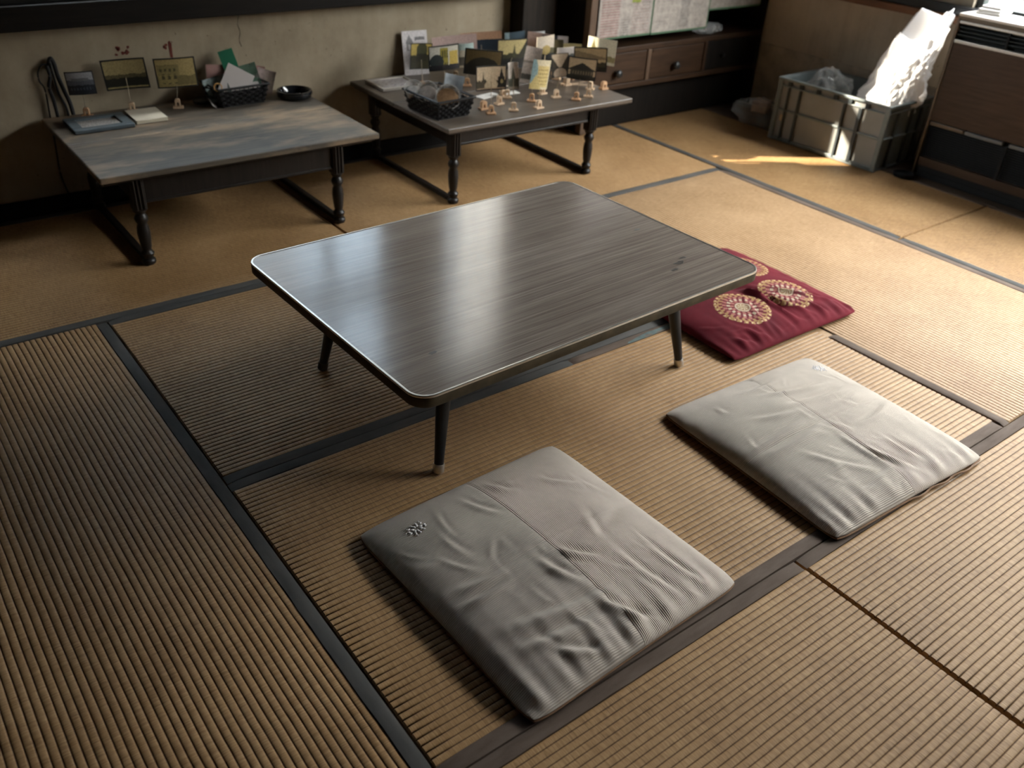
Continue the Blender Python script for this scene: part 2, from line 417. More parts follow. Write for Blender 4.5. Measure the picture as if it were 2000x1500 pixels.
# ------------------------------------------------------------------ tatami mats
T = 0.91
HW = 0.031
def mat_meshes(Ln, Wd, seed):
    r = np.random.default_rng(seed)
    nr = int(round((Wd - 2 * HW) / 0.0150))
    pitch = (Wd - 2 * HW) / nr
    prof = [(0.0, -0.0020), (0.085, -0.0009), (0.25, -0.00015), (0.5, 0.0), (0.75, -0.00015), (0.915, -0.0009)]
    ys, zs = [], []
    for k in range(nr):
        for t, z in prof:
            ys.append(-Wd / 2 + HW + (k + t) * pitch); zs.append(z)
    ys.append(Wd / 2 - HW); zs.append(-0.0020)
    nx = 61
    xs = np.linspace(-Ln / 2, Ln / 2, nx); xs[1] = xs[0] + 0.0025; xs[-2] = xs[-1] - 0.0025
    ys, zs = np.array(ys), np.array(zs)
    wob = np.cumsum(r.normal(0, 0.00025, nx)); wob -= np.linspace(wob[0], wob[-1], nx)
    X = np.repeat(xs[:, None], len(ys), 1)
    Y = ys[None, :] + wob[:, None] * np.sin(np.pi * (ys[None, :] + Wd / 2) / Wd) ** 0.5
    Z = zs[None, :] + 0.0007 * np.sin(X * 5 + Y * 3 + seed) * np.cos(Y * 9 + seed) 
    Z[0, :] -= 0.004; Z[-1, :] -= 0.004
    s = MB().garr(X, Y, Z)
    s.groove = [(i // (len(ys) - 1), i % (len(ys) - 1)) for i in range(len(s.f))]
    # body under the woven cover
    s.bb((-Ln / 2, -Wd / 2 + 0.0005, -0.055), (Ln / 2, Wd / 2 - 0.0005, -0.0046))
    return s
def ribbon(Ln, side, Wd, x0=None, x1=None, seed=0):
    x0 = -Ln / 2 if x0 is None else x0; x1 = Ln / 2 if x1 is None else x1
    sg = side
    y_in, y_out = sg * (Wd / 2 - HW), sg * (Wd / 2 - 0.0008)
    nx = 40
    r = np.random.default_rng(seed + 11)
    prof = [(y_in - sg * 0.0005, -0.0035), (y_in, 0.0010), (y_in + sg * 0.004, 0.0017), ((y_in + y_out) / 2, 0.0019), (y_out - sg * 0.005, 0.0016), (y_out - sg * 0.001, 0.0002), (y_out, -0.006), (y_out, -0.03)]
    xs = np.linspace(x0, x1, nx)
    X = np.repeat(xs[:, None], len(prof), 1)
    Y = np.array([p[0] for p in prof])[None, :] + r.normal(0, 0.0005, nx)[:, None] * np.array([1, 1, 1, .5, 0, 0, 0, 0])[None, :]
    Z = np.array([p[1] for p in prof])[None, :] + r.normal(0, 0.00025, (nx, len(prof))) * np.array([0, .5, 1, 1, 1, .5, 0, 0])[None, :]
    Z[0, :] = np.minimum(Z[0, :], -0.004); Z[-1, :] = np.minimum(Z[-1, :], -0.004)
    m = MB().garr(X, Y, Z)
    if side > 0: m.f = [f[::-1] for f in m.f]
    return m
def tatami(x0, x1, y0, y1, along, label, mat='tatami', ha='heri_slate', hb='heri_slate', seed=0, partial=None):
    if along == 'x': Ln, Wd, rz = x1 - x0, y1 - y0, 0
    else: Ln, Wd, rz = y1 - y0, x1 - x0, R(90)
    t = thing('tatami_mat', label, 'tatami mat', ((x0 + x1) / 2, (y0 + y1) / 2, 0), rz, 'tatami mats laid across the floor')
    g = 0.008
    mm = mat_meshes(Ln - g, Wd - 0.0015, seed)
    o = mm.build('woven_rush_cover', M[mat], t, smooth=True)
    o.data.materials.append(M[mat + '_groove'])
    for i, (a_, j_) in enumerate(mm.groove):
        if j_ % 6 in (0, 5): o.data.polygons[i].material_index = 1
    ribbon(Ln - g, -1, Wd, seed=seed).build('cloth_border', M[ha], t, smooth=True)
    if partial: ribbon(Ln - g, 1, Wd, *partial, seed=seed + 1).build('cloth_border', M[hb], t, smooth=True)
    else: ribbon(Ln - g, 1, Wd, seed=seed + 1).build('cloth_border', M[hb], t, smooth=True)
    return t
# local +y of an 'x' mat is world +y; of a 'y' mat it is world -x
tatami(0, 2 * T, -T, 0, 'x', 'straw tatami mat under the two grey cushions, in front of the low laminate table', ha='heri_brown', hb='heri_slate', seed=1, partial=(-T + 0.002, 0.12))
mat0 = bpy.data.objects['tatami_mat']
ribbon(2 * T - .006, 1, T, 0.1205, T - 0.004, seed=31).build('cloth_border', M['heri_brown'], mat0, smooth=True)
fz = MB(); r_ = random.Random(4)
fx = [0.335 + 0.02 * k for k in range(13)]
fv = [(x_, T / 2 - HW - 0.001 + 0.0005 * r_.random(), 0.0010) for x_ in fx] + [(x_, T / 2 - HW + 0.004 + 0.014 * min(1, k / 5) * (0.8 + 0.3 * r_.random()), 0.0034) for k, x_ in enumerate(fx)]
fz.add(fv, [(k, k + 1, 14 + k, 13 + k) for k in range(12)]).build('frayed_edge', plain('teal_lining', (0.075, 0.105, 0.10), 0.8, 0.3, 60), mat0)
tatami(0, 2 * T, 0, T, 'x', 'straw tatami mat lying beneath the back half of the low laminate table', seed=2)
tatami(-T, 0, -T, T, 'y', 'shaded tatami mat filling the left foreground with a dark border on its right', seed=3)
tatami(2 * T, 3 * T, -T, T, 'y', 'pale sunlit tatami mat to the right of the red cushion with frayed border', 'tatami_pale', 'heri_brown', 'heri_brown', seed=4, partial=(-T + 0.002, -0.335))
tatami(T, 3 * T, T, 2 * T, 'x', 'tatami mat under the front legs of the card display table', seed=5)
tatami(-T, T, T, 2 * T, 'x', 'dark tatami mat under the worn low table at the back left', seed=6)
tatami(3 * T, 3.438, 0, 2 * T, 'y', 'narrow tatami mat the grey crate stands on', seed=7, ha='heri_brown')
tatami(3 * T, 3.438, -2 * T, 0, 'y', 'narrow tatami mat running along the front of the heater cabinet', seed=8, ha='heri_brown')
tatami(-T, T, -2 * T, -T, 'x', 'bright tatami mat at the bottom edge of the picture below the front cushion', 'tatami', 'heri_brown', 'heri_brown', seed=9)
tatami(T, 3 * T, -2 * T, -T, 'x', 'bright tatami mat at the bottom right corner in front of the right grey cushion', 'tatami', 'heri_brown', 'heri_brown', seed=10)
tatami(-2 * T, -T, -T, T, 'y', 'tatami mat at the left edge of the room beside the shaded mat', seed=11)
tatami(-3 * T, -T, T, 2 * T, 'x', 'tatami mat in the far left corner by the back wall', seed=12)

# ------------------------------------------------------------------ central low table
def rrect(w_, d_, r_, n=8):
    P = []
    for cx, cy, a0 in ((w_ / 2 - r_, d_ / 2 - r_, 0), (-w_ / 2 + r_, d_ / 2 - r_, 90), (-w_ / 2 + r_, -d_ / 2 + r_, 180), (w_ / 2 - r_, -d_ / 2 + r_, 270)):
        for k in range(n + 1):
            a = R(a0 + 90 * k / n); P.append((cx + r_ * math.cos(a), cy + r_ * math.sin(a)))
    return P
TZ, TW, TD = 0.3215, 1.122, 0.800
q = NT('laminate_wood'); 
ln = q.noise(q.coord('Object', scale=(2.0, 230, 1)), 1.5, 3, 0.6)
ln2 = q.noise(q.coord('Object', scale=(1.2, 22, 1)), 1.5, 4, 0.6)
big = q.noise(q.coord(), 3.5, 4, 0.6)
f = q.math('ADD', q.math('MULTIPLY', ln, 0.62), q.math('ADD', q.math('MULTIPLY', ln2, 0.22), q.math('MULTIPLY', big, 0.16)))
cc = q.ramp(f, [(0.36, (0.135, 0.106, 0.086)), (0.52, (0.228, 0.188, 0.158)), (0.66, (0.335, 0.285, 0.243))])
sm = q.noise(q.coord('Object', scale=(1, 1, 1)), 26, 5, 0.7)
scr = q.noise(q.coord('Object', scale=(5, 9, 1), rot=(0, 0, 0.5)), 2.0, 4, 0.7)
fs_ = q.noise(q.coord('Object', scale=(30, 140, 1)), 1.0, 3, 0.6)
rgh = q.math('ADD', q.rng(sm, 0.3, 0.7, 0.13, 0.19), q.rng(scr, 0.3, 0.8, 0, 0.03))
q.bump(q.math('ADD', q.math('MULTIPLY', sm, 0.5), q.math('MULTIPLY', ln, 0.08)), 0.05, 0.0008)
M['laminate'] = q.fin(cc, rgh, 0, 0.75)
M['brass'] = plain('aged_brass_band', (0.075, 0.058, 0.032), 0.6, 0.3, 25, 0.0, 0.25)
M['bead'] = plain('bright_metal_bead', (0.72, 0.69, 0.63), 0.3, 0.08, 40, 0.9)
table = thing('low_table', 'low dark laminate table with metal edge band and splayed black legs', 'table', (0.846, 0.060, 0.0035), R(2.0))
MB().prism(rrect(TW - 0.008, TD - 0.008, 0.042), TZ - 0.026, TZ).build('laminate_top', M['laminate'], table)
def loop_sweep(w_, d_, r_, prof, n=8):
    path = rrect(w_, d_, r_, n); N = len(path); mb = MB(); vs = []
    for i, (x, y) in enumerate(path):
        cx = max(-w_ / 2 + r_, min(w_ / 2 - r_, x)); cy = max(-d_ / 2 + r_, min(d_ / 2 - r_, y))
        nx, ny = (x - cx), (y - cy); L = math.hypot(nx, ny) or 1
        for o_, z in prof: vs.append((x + nx / L * o_, y + ny / L * o_, z))
    K = len(prof); fs = [(i * K + k, ((i + 1) % N) * K + k, ((i + 1) % N) * K + (k + 1) % K, i * K + (k + 1) % K) for i in range(N) for k in range(K)]
    return mb.add(vs, fs)
loop_sweep(TW, TD, 0.046, [(-0.0045, TZ - 0.0285), (-0.0045, TZ - 0.004), (0, TZ - 0.004), (0.0012, TZ - 0.0060), (0.0012, TZ - 0.0265), (0, TZ - 0.0285)]).build('edge_band', M['brass'], table, smooth=True)
loop_sweep(TW, TD, 0.046, [(-0.0045, TZ - 0.003), (-0.0045, TZ + 0.0008), (-0.003, TZ + 0.0016), (0.0004, TZ + 0.0010), (0.0014, TZ - 0.001), (0.0013, TZ - 0.0040), (0, TZ - 0.0030)]).build('edge_bead', M['bead'], table, smooth=True)
MB().bb((-0.44, -0.29, TZ - 0.05), (0.44, -0.27, TZ - 0.0265)).bb((-0.44, 0.27, TZ - 0.05), (0.44, 0.29, TZ - 0.0265)).bb((-0.44, -0.268, TZ - 0.05), (-0.42, 0.268, TZ - 0.0265)).bb((0.42, -0.268, TZ - 0.05), (0.44, 0.268, TZ - 0.0265)).build('underframe', M['black'], table, bevel=0.003)
stain_m = plain('dull_stain', (0.075, 0.066, 0.058), 0.4, 0.2, 50)
for (cx_, cy_, rx_, ry_, sd_) in ((0.395, -0.245, .022, .010, 1), (0.425, -0.228, .012, .007, 2), (0.352, -0.268, .014, .006, 3), (0.46, -0.02, .014, .005, 4), (-0.43, -0.26, .012, .006, 5)):
    r_ = random.Random(sd_); n_ = 14
    MB().prism([(cx_ + rx_ * r_.uniform(.6, 1.25) * math.cos(2 * math.pi * k / n_), cy_ + ry_ * r_.uniform(.6, 1.25) * math.sin(2 * math.pi * k / n_)) for k in range(n_)], TZ - 0.0005, TZ + 0.00025).build('stain', stain_m, table)
for sx in (-1, 1):
    for sy in (-1, 1):
        foot = Vector((sx * 0.427, sy * 0.280, 0.0)); top = Vector((sx * 0.375, sy * 0.235, TZ - 0.028))
        lg = MB().lathe([(0.0115, 0.012), (0.0125, 0.05), (0.020, 0.25), (0.0225, (top - foot).length)], 18, foot, (top - foot).to_track_quat('Z', 'Y').to_matrix()).build('leg', M['black'], table, smooth=True)
        MB().lathe([(0.0125, 0.0), (0.0140, 0.002), (0.0140, 0.020), (0.0133, 0.0225)], 18, foot, (top - foot).to_track_quat('Z', 'Y').to_matrix()).build('metal_foot', M['metal'] if sy < 0 else M['brass'], lg, smooth=True)

# ------------------------------------------------------------------ floor cushions
def cord_mat(name, along, col):
    q = NT(name)
    wv = q.n('ShaderNodeTexWave', wave_type='BANDS', bands_direction='Y' if along == 'x' else 'X', wave_profile='SIN')
    q.set(wv.inputs['Vector'], q.coord()); wv.inputs['Scale'].default_value = 82; wv.inputs['Distortion'].default_value = 0.25
    wv.inputs['Detail'].default_value = 1; wv.inputs['Detail Scale'].default_value = 0.3
    n = q.noise(q.coord(), 9, 4, 0.6); fine = q.noise(q.coord(), 600, 2)
    f = q.math('ADD', q.math('MULTIPLY', wv.outputs['Fac'], 0.30), q.math('ADD', q.math('MULTIPLY', n, 0.6), q.math('MULTIPLY', fine, 0.2)))
    cc = q.ramp(f, [(0.32, tuple(x * 0.72 for x in col)), (0.75, tuple(min(1, x * 1.12) for x in col))])
    q.bump(q.math('ADD', wv.outputs['Fac'], q.math('MULTIPLY', fine, 0.3)), 0.8, 0.0012)
    m = q.fin(cc, 0.9, 0, 0.1)
    q.b.inputs['Sheen Weight'].default_value = 0.15
    return m
GREY = (0.53, 0.468, 0.40)
M['cord_x'] = cord_mat('corduroy_crosswise', 'x', GREY)
M['cord_y'] = cord_mat('corduroy_lengthwise', 'y', tuple(x * 1.08 for x in GREY))
M['pipe'] = plain('tan_piping', (0.26, 0.15, 0.085), 0.8, 0.15, 60)
M['thread'] = plain('white_thread', (0.78, 0.76, 0.76), 0.7, 0.05, 60)

def seg_ridge(x, y, s):
    x0, y0, x1, y1, wd, am = s
    dx, dy = x1 - x0, y1 - y0; L = math.hypot(dx, dy)
    t = ((x - x0) * dx + (y - y0) * dy) / (L * L); d = ((x - x0) * -dy + (y - y0) * dx) / L
    d = d + 0.055 * L * np.sin(t * 3.1)         # gently bowed
    e = np.clip(t, 0, 1); fall = np.exp(-((t - e) * L / (wd * 2)) ** 2) * np.sin(np.pi * np.clip(t, 0.0, 1.0) * 0.9 + 0.15)
    return am * fall * (np.exp(-(d / wd) ** 2) - 0.75 * np.exp(-((d - 1.7 * wd) / (0.8 * wd)) ** 2))

def cushion_surface(a, b, h, creases, gath, seams, seed, z0=0.013):
    rc_ = np.random.default_rng(seed + 100); creases = list(creases)
    for k in range(34):                     # many small random tucks
        cx_, cy_ = rc_.uniform(-.85, .85) * a, rc_.uniform(-.95, .75) * b; an_ = rc_.normal(-1.2, 0.55); l_ = rc_.uniform(.03, .11)
        creases.append((cx_ - math.cos(an_) * l_ / 2, cy_ - math.sin(an_) * l_ / 2, cx_ + math.cos(an_) * l_ / 2, cy_ + math.sin(an_) * l_ / 2, rc_.uniform(.004, .009), rc_.uniform(.0006, .0022)))
    ph = np.random.default_rng(seed).uniform(0, 6.28, 12)
    def f(U, V):
        s = (1 - np.abs(U) ** 2.6) * (1 - np.abs(V) ** 2.6)
        s = np.clip(s, 0, 1)
        x = a * U * (1 - 0.012 * (1 - V ** 2) * np.abs(U) ** 4 - 0.028 * np.abs(V) ** 14); y = b * V * (1 - 0.012 * (1 - U ** 2) * np.abs(V) ** 4 - 0.028 * np.abs(U) ** 14)
        z = z0 + h * s ** 0.50
        z = z + 0.0030 * np.sin(x * 13 + ph[0]) * np.sin(y * 11 + ph[1]) * s + 0.0012 * np.sin(x * 37 + ph[2] + 2 * np.sin(y * 9)) * np.sin(y * 29 + ph[3]) * s
        for c in creases: z = z + seg_ridge(x, y, c) * np.clip(s * 4, 0, 1)
        for (side, am, fr, reach) in gath:
            if side == 'y-': dist, t = (V + 1), U
            elif side == 'y+': dist, t = (1 - V), U
            elif side == 'x-': dist, t = (U + 1), V
            else: dist, t = (1 - U), V
            wv = np.sin(fr * t + ph[4] + 1.5 * np.sin(t * 5 + ph[5]) + 2.0 * dist) + 0.6 * np.sin(1.9 * fr * t + ph[6] + 2 * np.sin(t * 3 + ph[7]))
            z = z + am * wv * np.exp(-dist / reach) * np.clip(dist * 9, 0, 1) * (0.45 + 0.55 * np.sin(t * 2.3 + ph[8]) ** 2)
        for (ax, wd, am) in seams:
            dd = x if ax == 'x' else y
            z = z - am * np.exp(-(dd / wd) ** 2) * np.clip(s * 5, 0, 1)
            z = z + am * 0.5 * np.exp(-((dd - 2.6 * wd) / (1.6 * wd)) ** 2) * np.clip(s * 5, 0, 1)
        return x, y, np.maximum(z, 0.004)
    return f
def cgrid(lo, hi, n, edge_lo, edge_hi):
    t = np.linspace(0, 1, n)
    if edge_lo: t = 1 - np.cos(t * np.pi / 2) if not edge_hi else (1 - np.cos(t * np.pi)) / 2
    elif edge_hi: t = np.sin(t * np.pi / 2)
    return lo + (hi - lo) * t
def floor_cushion(name, label, loc, rz, a, b, h, creases, gath, seed, emb, scallop=0.0):
    t = thing(name, label, 'cushion', loc, rz, 'grey corduroy floor cushions')
    F = cushion_surface(a, b, h, creases, gath, (('x', 0.0026, 0.0010), ('y', 0.0026, 0.0012)), seed)
    for (ux, vy, mt) in ((-1, 1, 'cord_x'), (1, 1, 'cord_y'), (-1, -1, 'cord_x'), (1, -1, 'cord_y')):
        us = cgrid(-1, 0, 84, True, False) if ux < 0 else cgrid(0, 1, 84, False, True)
        vs = cgrid(-1, 0, 84, True, False) if vy < 0 else cgrid(0, 1, 84, False, True)
        U, V = np.meshgrid(us, vs, indexing='ij')
        MB().garr(*F(U, V)).build('patch_panel', M[mt], t, smooth=True)
    U, V = np.meshgrid(cgrid(-1, 1, 40, True, True), cgrid(-1, 1, 40, True, True), indexing='ij')
    x, y, z = F(U, V); s = np.clip((1 - np.abs(U) ** 3) * (1 - np.abs(V) ** 3), 0, 1)
    zb = 0.013 - 0.0095 * np.clip(s * 5, 0, 1)
    m = MB().garr(x, y, np.minimum(zb, z)); m.f = [f[::-1] for f in m.f]
    m.build('underside', M['cord_x'], t, smooth=True)
    pts = []
    for k in range(240):
        q_ = k / 240 * 4; sd_ = int(q_); w_ = (q_ - sd_) * 2 - 1
        uv = ((w_, -1), (1, w_), (-w_, 1), (-1, -w_))[sd_]
        X, Y, Z = F(np.array([[uv[0]]]), np.array([[uv[1]]]))
        sc = scallop * (0.5 + 0.5 * math.sin(w_ * 19)) if sd_ == 0 and w_ > -0.1 else 0
        pts.append((float(X[0, 0]) * 0.997, float(Y[0, 0]) * (0.997 if not scallop else 1.002) - sc, 0.0085))
    pts.append(pts[0])
    MB().tube(pts, 0.0026, 6).build('piping', M['pipe'], t, smooth=True)
    # small stitched blossom near a corner
    eb = MB(); r = random.Random(seed)
    def on(x, y):
        X, Y, Z = F(np.array([[x / a]]), np.array([[y / b]])); return Vector((float(X[0, 0]), float(Y[0, 0]), float(Z[0, 0]) + 0.0014))
    for ring, (rad, cnt, ln_) in enumerate(((0.010, 7, 0.007), (0.019, 11, 0.006), (0.026, 9, 0.004))):
        for k in range(cnt):
            an = 2 * math.pi * (k + 0.4 * r.random()) / cnt
            if ring == 2 and r.random() < 0.35: continue
            c = (emb[0] + rad * math.cos(an), emb[1] + rad * 0.8 * math.sin(an))
            d = (math.cos(an + r.uniform(-.9, .9)) * ln_ / 2, math.sin(an + r.uniform(-.9, .9)) * ln_ / 2)
            th_ = math.atan2(d[1], d[0]); m3 = Matrix.Rotation(th_, 3, 'Z') @ Matrix.Diagonal((ln_ * 0.62, ln_ * 0.40, 0.0011))
            eb.lathe([(0.05, -1), (0.7, -0.7), (1, 0), (0.7, 0.7), (0.05, 1)], 8, on(*c), m3)
    eb.build('embroidery', M['thread'], t, smooth=True)
    return t
floor_cushion('floor_cushion', 'grey corduroy floor cushion with a cross of seams, nearest the camera', (0.450, -0.612, 0.0), R(2.2), 0.282, 0.295, 0.050,
    [(-0.05, -0.03, -0.02, -0.13, 0.010, 0.006), (-0.20, -0.13, 0.03, -0.175, 0.013, 0.0075), (-0.22, -0.175, -0.04, -0.21, 0.011, 0.006), (0.0, -0.03, 0.055, -0.10, 0.010, 0.007),
     (-0.02, -0.18, 0.04, -0.27, 0.010, 0.008), (-0.24, -0.03, -0.12, -0.04, 0.009, 0.006), (-0.23, 0.01, -0.11, -0.012, 0.009, 0.005), (0.12, 0.02, 0.10, -0.06, 0.012, 0.004),
     (0.10, -0.10, 0.13, -0.26, 0.010, 0.006), (0.17, -0.12, 0.20, -0.27, 0.009, 0.006), (0.02, 0.24, 0.05, 0.17, 0.010, 0.005), (-0.06, 0.22, -0.02, 0.12, 0.008, 0.003), (0.13, 0.17, 0.20, 0.10, 0.010, 0.0035),
     (-0.16, -0.22, -0.08, -0.27, 0.009, 0.006), (0.06, -0.05, 0.22, 0.0, 0.014, -0.004)],
    (('y-', 0.0058, 26, 0.26), ('x-', 0.0034, 22, 0.14), ('x+', 0.0018, 18, 0.10), ('y+', 0.0012, 15, 0.08)), 3, (-0.185, 0.205))
floor_cushion('floor_cushion', 'paler grey corduroy floor cushion at the right with white stitched blossom in its far corner', (1.332, -0.662, 0.0), R(-2.6), 0.294, 0.285, 0.050,
    [(-0.05, 0.16, 0.16, 0.12, 0.010, 0.008), (-0.03, 0.09, 0.20, 0.075, 0.010, 0.006), (-0.16, 0.10, -0.02, 0.055, 0.011, 0.0045), (-0.24, -0.02, -0.02, -0.012, 0.012, 0.006), (-0.26, 0.02, -0.05, 0.03, 0.010, 0.005),
     (0.02, 0.03, 0.22, 0.05, 0.010, 0.004), (0.04, -0.06, 0.23, -0.03, 0.011, 0.005), (-0.16, -0.06, -0.05, -0.20, 0.010, 0.004), (-0.02, -0.06, 0.0, -0.22, 0.009, 0.005), (0.07, -0.12, 0.10, -0.24, 0.009, 0.005),
     (0.0, -0.13, 0.06, -0.25, 0.009, 0.006), (-0.10, 0.21, 0.05, 0.20, 0.010, 0.004), (0.10, 0.04, 0.14, 0.0, 0.010, 0.004)],
    (('y-', 0.0058, 24, 0.20), ('x-', 0.0024, 16, 0.12), ('x+', 0.0014, 20, 0.08), ('y+', 0.0014, 18, 0.08)), 8, (0.225, 0.195), 0.006)

# red cushion with woven medallions
q = NT('red_brocade')
n = q.noise(q.coord(), 8, 4, 0.6); fine = q.noise(q.coord(), 700, 2)
cc = q.ramp(q.math('ADD', q.math('MULTIPLY', n, 0.6), q.math('MULTIPLY', fine, 0.4)), [(0.3, (0.065, 0.005, 0.010)), (0.75, (0.165, 0.012, 0.021))])
q.bump(fine, 0.3, 0.0008)
M['red'] = q.fin(cc, 0.85, 0, 0.08); q.b.inputs['Sheen Weight'].default_value = 0.03
q = NT('woven_medallion')       # radial brocade print
xs = q.sep(q.coord('UV'))
dx = q.math('SUBTRACT', xs[0], 0.5); dy = q.math('SUBTRACT', xs[1], 0.5)
rr = q.math('MULTIPLY', q.math('SQRT', q.math('ADD', q.math('MULTIPLY', dx, dx), q.math('MULTIPLY', dy, dy))), 2.0)
an = q.math('ARCTAN2', dy, dx)
def petal(k, ph_, lo, hi, thr):
    sn = q.math('SINE', q.math('ADD', q.math('MULTIPLY', an, float(k)), q.math('MULTIPLY', rr, ph_)))
    band = q.math('MULTIPLY', q.math('GREATER_THAN', rr, lo), q.math('LESS_THAN', rr, hi))
    return q.math('MULTIPLY', q.math('GREATER_THAN', sn, thr), band)
def ring(lo, hi): return q.math('MULTIPLY', q.math('GREATER_THAN', rr, lo), q.math('LESS_THAN', rr, hi))
cc = (0.12, 0.010, 0.016)
GOLD, PINK, IV, DKR = (0.36, 0.22, 0.085), (0.36, 0.14, 0.11), (0.52, 0.43, 0.30), (0.10, 0.008, 0.014)
for msk, col in ((petal(24, 6, 0.82, 0.985, -0.35), GOLD), (petal(24, -6, 0.70, 0.86, 0.1), GOLD), (petal(20, 5, 0.56, 0.70, -0.1), PINK), (ring(0.52, 0.56), DKR), (petal(16, 0, 0.42, 0.55, 0.0), IV),
                 (petal(12, -8, 0.30, 0.43, -0.2), PINK), (ring(0.21, 0.27), IV), (ring(0.0, 0.20), (0.30, 0.20, 0.10)), (petal(8, 30, 0.03, 0.18, 0.1), IV), (petal(30, 0, 0.90, 0.96, 0.5), (0.68, 0.50, 0.26))):
    cc = q.mix(msk, cc, col)
fine = q.noise(q.coord('Object'), 800, 1)
q.bump(fine, 0.4, 0.0008)
M['medal'] = q.fin(q.mix(q.rng(fine, 0.30, 0.5), (0.12, 0.010, 0.016), cc), 0.75, 0, 0.2)
rc = thing('red_floor_cushion', 'dark red floor cushion with gold medallions, partly under the low table', 'cushion', (1.730, -0.004, 0), R(-0.8))
RF = cushion_surface(0.302, 0.293, 0.050, [(0.0, -0.02, 0.10, -0.24, 0.011, 0.014), (0.02, -0.02, 0.03, -0.25, 0.010, 0.009), (-0.02, -0.05, -0.10, -0.26, 0.009, 0.005), (0.06, -0.05, 0.24, -0.22, 0.010, 0.012), (0.13, -0.17, 0.17, -0.27, 0.009, 0.006), (0.02, 0.02, 0.2, 0.17, 0.010, 0.006), (-0.19, -0.18, -0.13, -0.28, 0.010, 0.004), (-0.25, -0.22, -0.18, -0.28, 0.010, 0.004)],
    (('y-', 0.0060, 30, 0.20), ('x+', 0.0025, 24, 0.1), ('x-', 0.002, 20, 0.1), ('y+', 0.0015, 18, 0.1)), (), 21)
def RFt(U, V):
    x, y, z = RF(U, V)
    return x, y, z - 0.020 * np.exp(-((x / 0.05) ** 2 + (y / 0.05) ** 2)) - 0.003 * np.exp(-(x / 0.02) ** 2) * np.exp(-np.abs(y) / 0.2)
U, V = np.meshgrid(cgrid(-1, 1, 130, True, True), cgrid(-1, 1, 130, True, True), indexing='ij')
MB().garr(*RFt(U, V)).build('cover', M['red'], rc, smooth=True)
x, y, z = RFt(U[::4, ::4], V[::4, ::4]); s = np.clip((1 - np.abs(U[::4, ::4]) ** 3) * (1 - np.abs(V[::4, ::4]) ** 3), 0, 1)
m = MB().garr(x, y, 0.013 - 0.0095 * np.clip(s * 5, 0, 1)); m.f = [f[::-1] for f in m.f]
m.build('underside', M['red'], rc, smooth=True)
for (mx, my) in ((0.117, -0.126), (-0.090, -0.125), (0.153, 0.09), (-0.07, 0.10)):
    rad = 0.093; mb = MB(); nr, na = 14, 48
    vs = []; uvs = []
    for i in range(nr + 1):
        for k in range(na):
            r_ = rad * i / nr; a_ = 2 * math.pi * k / na
            vs.append((mx + r_ * math.cos(a_), my + r_ * math.sin(a_))); uvs.append((0.5 + 0.5 * i / nr * math.cos(a_), 0.5 + 0.5 * i / nr * math.sin(a_)))
    P = np.array(vs); X, Y, Z = RFt(P[:, :1] / 0.302, P[:, 1:] / 0.293)
    mb.v = [(float(a_), float(b_), float(c_) + (0.0009 if i < nr * na else 0.0001)) for i, (a_, b_, c_) in enumerate(zip(X[:, 0], Y[:, 0], Z[:, 0]))]
    mb.f = [(i * na + k, (i + 1) * na + k, (i + 1) * na + (k + 1) % na, i * na + (k + 1) % na) for i in range(nr) for k in range(na)]
    o = mb.build('medallion', M['medal'], rc, smooth=True)
    ul = o.data.uv_layers.new(name='UVMap')
    for lp in o.data.loops: ul.data[lp.index].uv = uvs[lp.vertex_index]
wt = MB(); wt.box((-0.0, 0.298, 0.02), (0.03, 0.03, 0.0012), (0.5, 0, 0)); 
wt.build('care_tag', M['paper'], rc)

